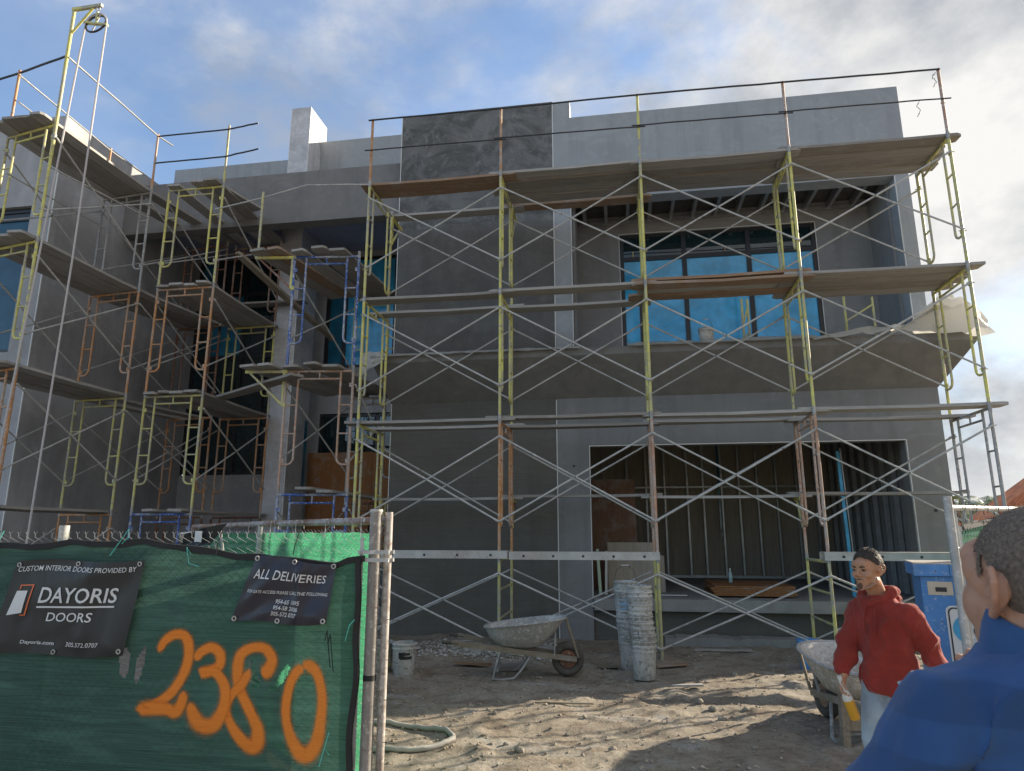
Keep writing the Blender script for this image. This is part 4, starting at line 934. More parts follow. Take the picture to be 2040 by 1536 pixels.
tag(MB().tube([(x, y, ground_h(x, y)+.02) for x, y, _ in smooth_path([(a, c, 0) for a, c in [(-4.6,5.9),(-3.6,5.98),(-2.6,6.02),(-2.1,6.04),(-1.75,6.0),(-1.50,5.88),(-1.40,5.72),(-1.44,5.58),(-1.58,5.46),(-1.85,5.38),(-2.3,5.37),(-3.0,5.4),(-4.2,5.45)]], 7)], .021, 10).build('hose', M['hose'], None, True, org=(-2, 5.7, 0)), 'pale hose looping on the dirt beside the gate post', 'hose')
# stones
def stone_mesh(seed, s=1):
    b = MB().ball((0,0,0), (1, .8, .6), 9, 6); r = random.Random(seed)
    b.v = [p*(1+.35*noise.noise(p*1.4+V((seed*3.1, 0, 0)))) for p in b.v]; return b.mesh('stone', M['stone'])
SM = [stone_mesh(i) for i in range(5)]
for i, (px, py, s) in enumerate([(1035,1497,.045),(1008,1485,.03),(1440,1436,.05),(1395,1403,.045),(1368,1396,.05),(1420,1418,.05),(1487,1424,.04),(1545,1436,.035),(1464,1350,.045),(1330,1390,.03),(1285,1395,.03),(950,1500,.02),(1130,1460,.025),(1505,1495,.03),(985,1430,.03),(1060,1310,.05),(940,1318,.04),(1220,1495,.035),(1540,1330,.05),(1690,1320,.04)]):
    d = px_ray(px, py); k = -1.62/d.z; p = CAM+d*k
    o = inst('stone', SM[i%5], None, (p.x, p.y, ground_h(p.x, p.y)+s*.3), i*1.7); o.scale = (s, s, s)
    tag(o, 'small grey brown stone lying on the churned dirt', 'stone', 'loose stones on the dirt')
def scatter(name, label, n, fn, mat, smin, smax, seed):
    r = random.Random(seed); b = MB()
    for i in range(n):
        x, y = fn(r); s = r.uniform(smin, smax)*(1+.6*(r.random() < .1)); c = V((x, y, ground_h(x, y)+s*.25)); a = r.uniform(0, 6.3)
        R_ = Matrix.Rotation(a, 3, 'Z') @ Matrix.Rotation(r.uniform(-.6, .6), 3, 'X')
        vs = [V((1,0,0)), V((.2,.8,.1)), V((-.9,.3,0)), V((-.4,-.8,.05)), V((.5,-.6,0)), V((.1,.1,.75)), V((0,0,-.4))]
        vs = [c + (R_ @ (q*r.uniform(.7, 1.2)))*s for q in vs]; b.add(vs, [(0,1,5),(1,2,5),(2,3,5),(3,4,5),(4,0,5),(1,0,6),(2,1,6),(3,2,6),(4,3,6),(0,4,6)])
    o = b.build(name, M[mat], None); o['kind'] = 'stuff'; o['label'] = label; o['category'] = 'gravel'; return o
def tri(r, a, b_, m): return r.triangular(a, b_, m)
scatter('gravel', 'whitish gravel spread at the foot of the dark wall', 1700, lambda r: (tri(r, -3.1, -.7, -2.0), tri(r, 9.2, 11.1, 10.2)), 'gravel', .010, .030, 1)
scatter('dirt_clods', 'brown clods and pebbles littering the yard', 2300, lambda r: (r.uniform(-3.4, 3.6), r.uniform(5.0, 10.8)), 'clod', .004, .021, 2)
def scrap(label, pts, th, mat, group='scraps on the dirt'):
    b = MB(); n = len(pts); pts = [V((x, y, ground_h(x, y)+.02)) for x, y in pts]; b.v = pts+[p+V((0,0,th)) for p in pts]; b.f = [tuple(reversed(range(n))), tuple(range(n, 2*n))]+[(i, (i+1)%n, (i+1)%n+n, i+n) for i in range(n)]
    return tag(b.build('scrap_board', M[mat], None), label, 'board', group)
scrap('reddish scrap of board on the dirt left of the wheelbarrow', [(-2.15,8.72),(-1.72,8.80),(-1.70,8.92),(-2.02,8.93)], .03, 'woodnew'); scrap('grey broken board under the wheelbarrow handles', [(-1.55,8.55),(-1.28,8.65),(-1.25,8.85),(-1.48,8.8)], .025, 'wood')
scrap('long pale board lying on the gravel behind the wheelbarrow', [(-2.1,10.2),(-.9,10.0),(-.88,10.12),(-2.08,10.34)], .03, 'wood'); scrap('small brown board by the bucket stacks', [(.35,8.95),(.72,9.05),(.70,9.15),(.36,9.08)], .02, 'woodnew')
scrap('thin stick lying on the sunlit dirt', [(-.9,6.9),(-.35,7.02),(-.34,7.04),(-.9,6.925)], .012, 'barrowwood'); scrap('short grey offcut before the bucket stacks', [(.45,7.9),(.78,7.98),(.77,8.05),(.44,7.98)], .02, 'wood')
scrap('flat cardboard scrap near the wheelbarrow wheel', [(-.35,8.9),(-.12,8.95),(-.15,9.12),(-.38,9.05)], .008, 'barrowwood'); scrap('thin batten half buried beside the kerb', [(.9,10.2),(1.7,10.35),(1.69,10.4),(.9,10.26)], .02, 'wood')
# inside the room
for i in range(6):
    o = MB().box(-.62+.015*(i%2), .62+.015*((i+1)%3), -.75, .75, 0, .021).build('plywood_sheet', M['ply'], None); o.location = (1.98+.012*((i*3)%4), 12.38, .66+.026*i); o.rotation_euler = (0, 0, rad(-2+.6*(i%3)))
    tag(o, f'plywood sheet in the low stack inside the opening, {"topmost" if i == 5 else "lowest" if i == 0 else ORD[i] + " from below"}', 'plywood', 'stacked plywood sheets')
def lean(label, x, y, w, h, a, mat, group, th=.018, rz=0, name='plywood_sheet'):
    o = MB().box(-w/2, w/2, 0, th, 0, h).build(name, M[mat], None); o.location = (x, y, .64); o.rotation_euler = (rad(-a), 0, rad(rz)); return tag(o, label, 'plywood' if 'ply' in name else 'board', group)
lean('tall reddish plywood sheet standing left inside the opening', -.20, 12.9, .85, 2.0, 5, 'plyred', 'leaning plywood sheets'); lean('lower plywood sheet leaning in front of the tall one', .10, 12.2, .80, .85, 10, 'plyback', 'leaning plywood sheets'); lean('notched plywood offcut beside the leaning sheet', .42, 12.4, .5, .62, 8, 'plyback', 'leaning plywood sheets')
lean('pale green board strip leaning on the left opening edge', -.42, 11.75, .05, .75, 12, 'palegreen', 'pale green strips', rz=15, name='board_strip'); lean('second pale green strip leaning beside the first', -.33, 11.8, .04, .72, 14, 'bead', 'pale green strips', rz=-5, name='board_strip')
o = MB().box(-.25,.25,-.04,.04,0,.012).build('board_strip', M['bead'], None); o.location = (.72, 11.75, .645); tag(o, 'pale strip lying flat on the room floor', 'board', 'pale green strips')
bt = thing('bottle', 'small clear water bottle on the plywood stack', 'bottle', (1.75, 12.35, .822)); M['clear'] = m_glass('clear_plastic', (.25, .36, .36), .1); MB().lathe([(.03,0),(.033,.01),(.033,.14),(.014,.19),(.014,.21)], 14).build('body', M['clear'], bt, True); MB().lathe([(.016,.205),(.016,.225)], 10).build('cap', M['white_print'], bt)
sp = thing('level_staff', 'bright blue staff standing inside the opening at right', 'staff', (3.62, 12.1, .64), 0); M['cyan'] = m_plain('cyan_paint', (.08, .42, .70), .45)
MB().bar((0,0,0), (-.02,.06,2.35), .05, .03).build('staff', M['cyan'], sp); MB().bar((.07,.02,0), (.03,.08,2.4), .014, .014).build('rod', M['studs'], sp)
# plastic sheeting along the balcony edge
def sheeting(label, xs, zf, seed):
    b = MB(); n = 60; cols_ = 7
    for i in range(n+1):
        x = xs[0]+(xs[1]-xs[0])*i/n; A = zf(x)
        for j in range(cols_):
            v = j/(cols_-1); q = V((x*4.5, v*2.2, seed)); w = noise.noise(q)*.5+noise.noise(q*2.3)*.3
            b.v.append(V((x+.05*noise.noise(q*1.7+V((5,0,0))), 10.56+.30*v+.04*w-(.04 if j == 0 else 0), 4.575 + A*(.35+.9*w)*math.sin(PI*min(1, .12+v)) - (.05*(1+w) if j == 0 else 0)+.004)))
    b.f = [(i*cols_+j, (i+1)*cols_+j, (i+1)*cols_+j+1, i*cols_+j+1) for i in range(n) for j in range(cols_-1)]
    return tag(b.build('plastic_sheet', M['sheet'], None, True, org=((xs[0]+xs[1])/2, 10.6, 4.56)), label, 'plastic sheet', 'plastic sheeting on the balcony edge')
sheeting('crumpled plastic sheeting along the left balcony edge', (-4.15, -.6), lambda x: .05, 1); sheeting('thin plastic sheeting along the middle balcony edge', (.15, 3.0), lambda x: .09, 4)
b = MB(); rnd = random.Random(5); n = 26
for i in range(n+1):
    u = i/n; x = 2.95+2.5*u
    for j in range(12):
        v = j/11; pk = .62*math.exp(-((u-.80)/.16)**2)*max(0, math.sin(PI*v))**.8 + .10*math.exp(-((u-.45)/.3)**2); q = V((u*7, v*4, 2)); w = noise.noise(q)+.6*noise.noise(q*2.4)
        b.v.append(V((x+.06*w, 10.52+.5*v+.07*noise.noise(q*1.6), 4.57+pk*(1+.5*w)+.03*w*(j > 0)-(.16*(.5+.5*noise.noise(V((u*6,0,1)))) if j == 0 else 0))))
b.f = [(i*12+j, (i+1)*12+j, (i+1)*12+j+1, i*12+j+1) for i in range(n) for j in range(11)]
tag(b.build('plastic_sheet', M['sheet'], None, True, org=(4.4, 10.7, 4.56)), 'bunched plastic sheet heaped at the right balcony corner', 'plastic sheet', 'plastic sheeting on the balcony edge')
b = MB()
for i in range(9):
    for j in range(9):
        u, v = i/8, j/8; q = V((u*3, v*3, 6)); b.v.append(V((-4.28+.42*u+.04*noise.noise(q), 10.52+.06*noise.noise(q*2), 4.62-.42*v*(.3+.7*(1-u))+.03*noise.noise(q*1.5))))
b.f = [(i*9+j, (i+1)*9+j, (i+1)*9+j+1, i*9+j+1) for i in range(8) for j in range(8)]
tag(b.build('plastic_sheet', M['sheet'], None, True, org=(-4.2, 10.5, 4.5)), 'plastic sheet hanging off the left balcony corner', 'plastic sheet', 'plastic sheeting on the balcony edge')
# white wire rack behind the street fence
rk = thing('wire_rack', 'white wire rack leaning behind the green street fence', 'rack', (-3.62, 5.2, 1.2), rad(8))
MB().tube([(0,0,.42), (.34,0,.46)], .010, 6).build('top_bar', M['plastic'], rk); MB().tube([(.34,0,.46), (.44,0,.0), (.46,0,-1.2)], .010, 6).build('side_bar', M['plastic'], rk); MB().tube([(0,0,.42), (.10,.3,.0), (.12,.32,-1.2)], .010, 6).build('side_bar', M['plastic'], rk)
for k in range(6): x = .05+.055*k; MB().tube([(x,0,.425+.006*k), (x+.09,.06,.1)], .006, 5).build('wire', M['plastic'], rk)
# blue container with sign
ct = thing('site_container', 'blue site bin with overhanging lid and white logo sign', 'container', (2.66, 7.08, 0), rad(-15))
MB().box(.05,.95,.04,.70,.0,1.235).build('body', M['contblue'], ct)
for x0, x1 in ((.0,.285), (.29,.66), (.665,1.0)): MB().box(x0, x1, 0, .74, 1.24, 1.345).build('lid_segment', M['contblue'], ct)
MB().box(.0,1.0,.0,.74,1.346,1.36).build('lid_top', M['alu'], ct)
M['sticker'] = m_plain('sticker', (.55, .47, .36), .6, var=.1); MB().box(.10,.30,.034,.0385,1.07,1.19).build('sticker', M['sticker'], ct); MB().box(.16,.25,.031,.0335,1.10,1.14).build('sticker_print', M['darksteel'], ct)
def rrect(x0, x1, z0, z1, y, r, n=6):
    pts = []
    for cx, cz, a0 in ((x1-r, z1-r, 0), (x0+r, z1-r, PI/2), (x0+r, z0+r, PI), (x1-r, z0+r, 1.5*PI)): pts += [V((cx+r*math.cos(a0+PI/2*k/n), y, cz+r*math.sin(a0+PI/2*k/n))) for k in range(n+1)]
    return pts
pp = rrect(.22,.86,.35,.98,.0375,.05); MB().add(pp, [tuple(reversed(range(len(pp))))]).build('sign_plate', M['whitewall'], ct)
b = MB(); A_ = rrect(.235,.845,.365,.965,.034,.045); B_ = rrect(.247,.833,.377,.953,.034,.038); n = len(A_); b.v = A_+B_; b.f = [(i, (i+1)%n, (i+1)%n+n, i+n) for i in range(n)]; b.build('sign_border', M['darksteel'], ct)
def arc(cx, cz, r, a0, a1, w0, w1, mat, y=.033, n=24):
    b = MB()
    for i in range(n+1):
        a = a0+(a1-a0)*i/n; w = w0+(w1-w0)*math.sin(PI*i/n)
        for s in (-1, 1): b.v.append(V((cx+(r+s*w)*math.cos(a), y, cz+(r+s*w)*.85*math.sin(a))))
    b.f = [(2*i, 2*i+1, 2*i+3, 2*i+2) for i in range(n)]; b.build('sign_swirl', M[mat], ct)
arc(.44, .78, .15, rad(75), rad(300), .004, .03, 'cyan'); arc(.46, .77, .10, rad(60), rad(250), .003, .012, 'film', .031); arc(.50, .77, .075, rad(70), rad(310), .008, .010, 'darksteel', .029)

# ------------------------------------------------------------------ background
nb = thing('neighbour_house', 'white neighbouring house with orange tiled roof beyond right fence', 'house', (13.2, 24.5, -.55))
MB().add([(-.4,0,0),(9,0,0),(9,0,2.9),(4.3,0,6.2),(-.4,0,2.9),(-.4,2.3,0),(9,2.3,0),(9,2.3,2.9),(4.3,2.3,6.2),(-.4,2.3,2.9)], [(0,1,2,3,4),(6,5,9,8,7),(1,6,7,2),(5,0,4,9)]).build('wall', M['whitewall'], nb)
for s, (xa, za, xb, zb) in enumerate(((-.95, 2.75, 4.3, 6.42), (9.55, 2.75, 4.3, 6.42))):
    rfo = MB().add([(xa,-.45,za),(xb,-.45,zb),(xb,2.6,zb),(xa,2.6,za),(xa,-.45,za-.12),(xb,-.45,zb-.12),(xb,2.6,zb-.12),(xa,2.6,za-.12)], [(0,1,2,3),(7,6,5,4),(0,4,5,1),(1,5,6,2),(2,6,7,3),(3,7,4,0)]).build('roof', M['tile'], nb)
    L_ = math.hypot(xb-xa, zb-za)
    if s == 0:
        tm = MB().tube([(0,0,0), (.40,0,.03)], [.10,.115], 8).mesh('roof_tile', M['tile'])
        ang = math.atan2(zb-za, xb-xa)
        for r in range(5):
            for k in range(16): o = inst('roof_tile', tm, rfo); o.location = (xa+(xb-xa)*k/16, -.36+.24*r, za+(zb-za)*k/16+.05); o.rotation_euler = (0, -ang, 0)
        MB().bar((xa,-.47,za-.10), (xb,-.47,zb-.10), .03, .22).build('fascia', M['whitewall'], nb)
MB().box(-5.5,-.45,1.0,1.2,0,2.45).build('garden_wall', M['whitewall'], nb); MB().box(-5.6,-.46,.95,1.25,2.45,2.55).build('wall_coping', M['tile'], nb)
def palm(label, loc, h, L, seed):
    r = random.Random(seed); t = thing('palm_tree', label, 'palm', loc, 0, 'palms beyond the right fence')
    MB().tube([(0,0,0), (.08,0,h*.5), (.0,.05,h)], [.16,.12,.10], 9).build('trunk', M['bark'], t, True); cr = MB()
    for k in range(17):
        a = 2*PI*k/17+r.uniform(-.2,.2); el = r.uniform(.1, 1.25); d = V((math.cos(a), math.sin(a), 0)); up = V((0,0,1)); pts = []
        for i in range(9): u = i/8; pts.append(V((0,.05,h)) + d*(L*u*math.cos(el*(1-u*.3))) + up*(L*(u*math.sin(el)-u*u*.75)))
        sd_ = d.cross(up)
        for i in range(8):
            p, q = pts[i], pts[i+1]; cr.add([p, q, q+up*.01, p+up*.01], [(0,1,2,3)])
            for s in (-1, 1):
                for m_ in range(3):
                    o_ = p.lerp(q, m_/3); w = L*.30*math.sin(PI*min(.97, (i+1)/9.5)); e = o_+sd_*s*w+(q-p).normalized()*w*.5-up*w*.35; cr.add([o_, o_+(q-p)*.22, e], [(0,1,2)])
    cr.build('crown', M['palm'], t)
palm('bushy palm beside the house corner beyond fence', (13.2, 30, 0), 2.6, 1.3, 1); palm('taller palm left of the orange tiled roof', (15.0, 31.5, 0), 2.7, 1.7, 2)
def tree(label, loc, h, R_, seed, nleaf=2600):
    r = random.Random(seed); t = thing('street_tree', label, 'tree', loc, 0, 'trees across the street behind the viewer')
    MB().tube([(0,0,0), (.1,0,h*.3), (0,.1,h*.6)], [.22,.17,.09], 9).build('trunk', M['bark'], t, True); b = MB(); lm = MB(); cl = []
    for k in range(14):
        a = r.uniform(0, 6.28); e = r.uniform(.1, 1.3); d = V((math.cos(a)*math.cos(e), math.sin(a)*math.cos(e), math.sin(e)*.8)); c = V((0,0,h*.55))+d*R_*r.uniform(.5, .95); cl.append((c, R_*r.uniform(.28,.45))); lm.tube([(0,.05,h*.45), V((0,0,h*.5)).lerp(c, .5)+V((0,0,.1)), c], [.07,.045,.015], 5)
    lm.build('limbs', M['bark'], t, True)
    for k in range(nleaf):
        c, s = r.choice(cl); p = c+V((r.gauss(0,1), r.gauss(0,1), r.gauss(0,.8)))*s*.55; a = V((r.uniform(-1,1), r.uniform(-1,1), r.uniform(-1,1))).normalized(); q = a.orthogonal().normalized(); l = r.uniform(.12,.24)
        b.add([p-a*l, p+q*l*.45, p+a*l, p-q*l*.45], [(0,1,2,3)])
    b.build('crown', M['leaf'], t)
for i, (x, y, h, R_) in enumerate(((-20,-17,7,3.2), (-11,-20,8,3.6), (-2,-21,7,3.2), (9,-20,8,3.6))):
    tree(f'leafy street tree across the road behind the viewer, {ORD[i]} from the left', (x, y, 0), h, R_, i)

# ------------------------------------------------------------------ people
def m_skin(name, c):
    t = NT(name); co = t.coord(); col = t.mix(t.ramp(t.noise(co, 14, 5, .6), .35, .65), tuple(x*.84 for x in c), (min(1, c[0]*1.1), c[1]*1.02, c[2]*.98))
    t.bump(t.noise(co, 160, 4, .6), .12, .002); t.fin(col, .5, spec=.35)
    return t.m
def m_cloth(name, c, stripes=None, scale=700, rough=.9):
    t = NT(name); co = t.coord(); w = t.noise(co, scale, 2, .5); col = t.mix(t.ramp(t.noise(co, 7, 5, .6), .3, .7), tuple(x*.8 for x in c), tuple(min(1, x*1.18) for x in c))
    if stripes:
        sx = t.n('ShaderNodeSeparateXYZ'); t.l(t.coord(), sx.inputs[0]); sn = t.math('SINE', t.math('MULTIPLY', sx.outputs[2], stripes[0])); col = t.mix(t.ramp(sn, -.15, .15), col, t.mix(.6, col, stripes[1]))
    t.bump(t.math('ADD', w, t.math('MULTIPLY', t.noise(co, 22, 4, .6, .5), 2)), .25, .004); t.fin(col, rough, spec=.2)
    t.b.inputs['Sheen Weight'].default_value = .15; return t.m
M['skin1'] = m_skin('skin_tan', (.44, .235, .145)); M['skin2'] = m_skin('skin_brown', (.44, .25, .17))
M['hair1'] = m_plain('dark_hair', (.034, .025, .018), .6, var=.5, scale=60, bump=.8); M['hair2'] = m_plain('cropped_hair', (.175, .135, .105), .8, var=.45, scale=170, bump=.6)
M['stubble'] = m_plain('stubble', (.09, .052, .036), .7, var=.3, scale=60)
M['stubble2'] = m_plain('jaw_stubble', (.31, .17, .115), .7, var=.35, scale=90)
M['red'] = m_cloth('red_hoodie', (.25, .033, .023)); M['jeans'] = m_cloth('pale_jeans', (.34, .42, .50)); M['polo'] = m_cloth('blue_polo', (.036, .090, .225), (2*PI/.105, (.027, .064, .155)))
M['collar'] = m_cloth('blue_collar', (.038, .095, .22)); M['shoe'] = m_plain('shoe', (.06, .05, .045), .7); M['eye'] = m_plain('eye', (.03, .02, .015), .2, bump=0); M['eyew'] = m_plain('eye_white', (.55, .52, .50), .3, bump=0)
def remesh(o, vox, smooth=6, fac=.5):
    m = o.modifiers.new('remesh', 'REMESH'); m.mode = 'VOXEL'; m.voxel_size = vox; m.use_smooth_shade = True
    s = o.modifiers.new('smooth', 'SMOOTH'); s.iterations = smooth; s.factor = fac
def wrinkle(o, size, strength, ridged=0):
    tx = bpy.data.textures.new('folds', 'MUSGRAVE' if ridged else 'CLOUDS'); tx.noise_scale = size
    if ridged: tx.musgrave_type = 'RIDGED_MULTIFRACTAL'; tx.octaves = 2
    else: tx.noise_depth = 2
    d = o.modifiers.new('folds', 'DISPLACE'); d.texture = tx; d.strength = strength; d.mid_level = .5; d.texture_coords = 'LOCAL'
def face_matrix(pos, f, tilt=0):
    f = V((f[0], f[1], 0)).normalized(); x = V((-f.y, f.x, 0)); R_ = Matrix((x, -f, V((0,0,1)))).transposed()  # local -y = face
    return Matrix.Translation(pos) @ R_.to_4x4() @ Matrix.Rotation(tilt, 4, 'X')
def head_parts(b, Mx, ears=True, full=True):
    h = MB()
    h.ball((0,.018,.028), (.0755,.096,.090), 22, 14); h.ball((0,-.028,-.035), (.060,.062,.078), 18, 12); h.ball((0,-.05,-.078), (.043,.038,.036)); h.ball((0,-.078,-.102), (.022,.018,.018))
    h.ball((0,-.071,.038), (.058,.020,.030))
    for s in (-1, 1):
        if full: h.ball((.030*s,-.078,.016), (.028,.011,.009)); h.ball((.040*s,-.062,-.026), (.026,.026,.024)); h.ball((.014*s,-.094,-.030), (.010,.011,.008))
        else: h.ball((.038*s,-.052,-.030), (.028,.030,.040)); h.ball((.036*s,-.050,.020), (.030,.030,.034)); h.ball((.032*s,-.036,-.070), (.028,.034,.036))
        h.ball((.052*s,-.01,-.070), (.018,.04,.028))
        if ears:
            e = [(.0745,-.002,.012),(.083,.008,.030),(.088,.024,.032),(.091,.034,.016),(.088,.030,-.006),(.081,.016,-.024),(.076,.004,-.034),(.074,-.004,-.022)]
            h.tube([((x+.010*max(0, y*30))*s, y, z) for x, y, z in e], [.004,.0055,.0058,.0058,.0055,.0055,.0072,.004], 8); h.tube([(.079*s,.004,.020), (.088*s,.018,.014), (.088*s,.020,-.006), (.080*s,.010,-.020)], .0042, 6); h.ball((.078*s,.016,.002), (.0065,.017,.026)); h.ball((.077*s,-.003,-.004), (.006,.006,.010))
    h.ball((0,-.032,.004), (.066,.056,.046), 18, 12); h.ball((0,-.045,-.045), (.056,.045,.05), 18, 12)
    h.tube([(0,-.084,.012), (0,-.098,-.012), (0,-.108,-.028)], [.008,.0105,.0125], 10)
    h.ball((0,-.090,-.060), (.022,.008,.0055)); h.ball((0,-.088,-.071), (.019,.008,.006))
    h.xf(Mx); b.add(h.v, h.f)
def hair_cap(Mx, keep, grow, name, mat, parent, tuft=0, strands=9000, slen=.006, swid=.00035):
    h = MB(); nu, nv = 150, 96; c = V((0,.018,.028)); r = V((.0755,.096,.090)); vs = []
    for i in range(nv+1):
        th = -PI/2+PI*i/nv
        for k in range(nu):
            d = V((math.cos(th)*math.cos(2*PI*k/nu), math.cos(th)*math.sin(2*PI*k/nu), math.sin(th))); n_ = noise.noise(d*9)*.5+noise.noise(d*22)*.5+noise.noise(d*60)*.4
            g = grow*(1+.5*n_) + tuft*max(0, d.z)**2*(1+1.2*n_)
            p = c+V((d.x*(r.x+g), d.y*(r.y+g), d.z*(r.z+g))); vs.append((p, keep(p)))
    h.v = [p for p, _ in vs]
    for i in range(nv):
        for k in range(nu):
            q = (i*nu+k, i*nu+(k+1)%nu, (i+1)*nu+(k+1)%nu, (i+1)*nu+k)
            if all(vs[a][1] for a in q): h.f.append(q)
    rr = random.Random(4); cnt = 0; ns = strands
    while cnt < ns:
        d = V((rr.gauss(0,1), rr.gauss(0,1), rr.gauss(0,1))).normalized(); jit = V((rr.gauss(0,1), rr.gauss(0,1), rr.gauss(0,1)))*.004
        p = c+V((d.x*(r.x+grow*.6), d.y*(r.y+grow*.6), d.z*(r.z+grow*.6)))
        if not keep(p+jit): cnt += .25; continue
        L_ = slen*(.6+.8*rr.random())*(1+tuft*90*max(0, d.z)**2); dr = (d*.75+V((rr.gauss(0,.45), rr.gauss(0,.45)+.35, rr.gauss(0,.45)))).normalized(); sd2 = dr.orthogonal().normalized()*swid
        h.add([p-sd2, p+sd2, p+dr*L_], [(0,1,2)]); cnt += 1
    h.xf(Mx); o = h.build(name, M[mat], None, True); o.parent = parent; o.matrix_parent_inverse = parent.matrix_basis.inverted(); return o
def child(b, name, mat, parent, smooth=True):
    o = b.build(name, M[mat], None, smooth); o.parent = parent; o.matrix_parent_inverse = parent.matrix_basis.inverted(); return o
def oval(c, ax, ay, a, bq, n=18):
    c, ax, ay = V(c), V(ax).normalized(), V(ay).normalized(); return [c + ax*(a*math.cos(2*PI*k/n)) + ay*(bq*math.sin(2*PI*k/n)) for k in range(n)]
def hand(b, w, d, palm_n, curl, s=1.0, thumb=1):
    """palm from wrist w along d; palm normal palm_n; fingers curl towards the normal"""
    d, pn = V(d).normalized(), V(palm_n).normalized(); pn = (pn-d*pn.dot(d)).normalized(); sd_ = d.cross(pn).normalized(); w = V(w)
    rings = []
    for u, hw, ht in ((-.02,.026,.020), (.01,.032,.019), (.045,.041,.017), (.085,.042,.014)):
        c = w+d*u*s; rings.append(oval(c, sd_, pn, hw*s, ht*s, 14))
    b.loft(rings)
    for i, (off, L_) in enumerate(((-.031,.070), (-.010,.080), (.011,.075), (.031,.058))):
        p = w+(d*.078+sd_*off)*s; dd = d.copy(); pts = [p]; rr = [.0095*s]
        for j, fr in enumerate((.45,.30,.25)):
            dd = (Matrix.Rotation(curl*(.8+.35*j), 3, sd_) @ dd); p = p+dd*L_*fr*s; pts.append(p); rr.append((.0090-.0012*j)*s)
        b.tube(pts, rr, 8)
    p = w+(d*.025-sd_*.030*thumb)*s; t1 = (d*.7-sd_*.6*thumb+pn*.45).normalized(); b.tube([p, p+t1*.035*s, p+t1*.035*s+(d*.8+pn*.6).normalized()*.045*s], [.012*s,.0105*s,.008*s], 8)

# --- man in the red hoodie
f1 = V((-.80, -.60, 0)); hc = V((1.485, 4.66, 1.405)); MX = face_matrix(hc, f1, rad(4)) @ Matrix.Scale(.98, 4)
rt = V((f1.y, -f1.x, 0)).normalized()*1.0; rt = V((-.60, .80, 0)); fw = f1.normalized()
b = MB(); head_parts(b, MX)
neck0 = V((1.545, 4.715, 1.22)); b.tube([neck0-V((0,0,.06)), neck0+V((-.005,-.005,.04)), hc+V((.02,.015,-.06)), hc+V((.01,.01,-.01))], [.062,.055,.052,.05], 14)
cs = V((1.56, 4.70, 0))
ring = lambda z, a, d_, o=0: oval(cs+fw*o+V((0,0,z)), rt, fw, a, d_)
b.loft([ring(.74,.13,.09), ring(.85,.12,.085), ring(1.0,.135,.095), ring(1.12,.15,.095), ring(1.19,.13,.08), ring(1.22,.07,.06)])
shR = cs+rt*.160+V((0,0,1.135)); elR = V((1.365, 4.80, .945)); wrR = V((1.295, 4.70, .775)); shL = cs-rt*.160+V((0,0,1.135)); elL = V((1.775, 4.60, .93)); wrL = V((1.83, 4.46, .74))
for a, e, w in ((shR, elR, wrR), (shL, elL, wrL)): b.tube([a, a.lerp(e,.5), e, e.lerp(w,.4), w], [.045,.042,.036,.036,.025], 12)
hand(b, wrR, (-.25,-.15,-1), (.75,-.45,0), .62, .96, -1); hand(b, wrL, (.2,-.5,-.8), (-.6,0,-.2), .5, .96)
hpR, hpL = cs+rt*.075+V((0,0,.74)), cs-rt*.075+V((0,0,.74)); knR, knL = V((1.46, 4.80, .40)), V((1.66, 4.66, .40)); anR, anL = V((1.50, 4.86, .07)), V((1.70, 4.72, .07))
for a, k_, n_ in ((hpR, knR, anR), (hpL, knL, anL)): b.tube([a, a.lerp(k_,.5), k_, k_.lerp(n_,.35), n_, n_+fw*.1-V((0,0,.03))], [.075,.068,.048,.05,.034,.03], 12)
man = b.build('person', M['skin1'], None, True, org=(1.56, 4.72, 0)); remesh(man, .0045, 4); tag(man, 'man in a red hoodie and pale jeans looking left, holding a bottle', 'person')
hair_cap(MX, lambda p: p.z > .050-1.0*max(-.02, p.y+.03) and p.z > -.055 and (p.y > -.062 or p.z > .082) and not (abs(p.x) > .06 and p.y < .03 and p.z < .03), .004, 'hair', 'hair1', man, .010, 7000, .009, .0006)
b = MB()
for s in (-1, 1): b.tube([MX @ V((.014*s,-.092,.020)), MX @ V((.03*s,-.0925,.026)), MX @ V((.048*s,-.078,.020))], [.0035,.0045,.003], 6)
child(b, 'eyebrows', 'hair1', man)
b = MB(); b.ball(MX @ V((0,-.094,-.094)), (.016,.014,.017)); b.tube([MX @ V((-.024,-.086,-.056)), MX @ V((0,-.0968,-.049)), MX @ V((.024,-.086,-.056))], [.002,.0028,.002], 6); child(b, 'beard', 'stubble', man)
b = MB(); b.tube([MX @ V(q) for q in ((-.066,-.012,-.045), (-.060,-.03,-.078), (-.042,-.060,-.098), (0,-.088,-.112), (.042,-.060,-.098), (.060,-.03,-.078), (.066,-.012,-.045))], [.004,.008,.010,.010,.010,.008,.004], 8); child(b, 'jaw_stubble', 'stubble2', man)
for s in (-1, 1): child(MB().ball(MX @ V((.031*s,-.0795,.004)), (.013,.007,.007)), 'eye', 'eye', man)
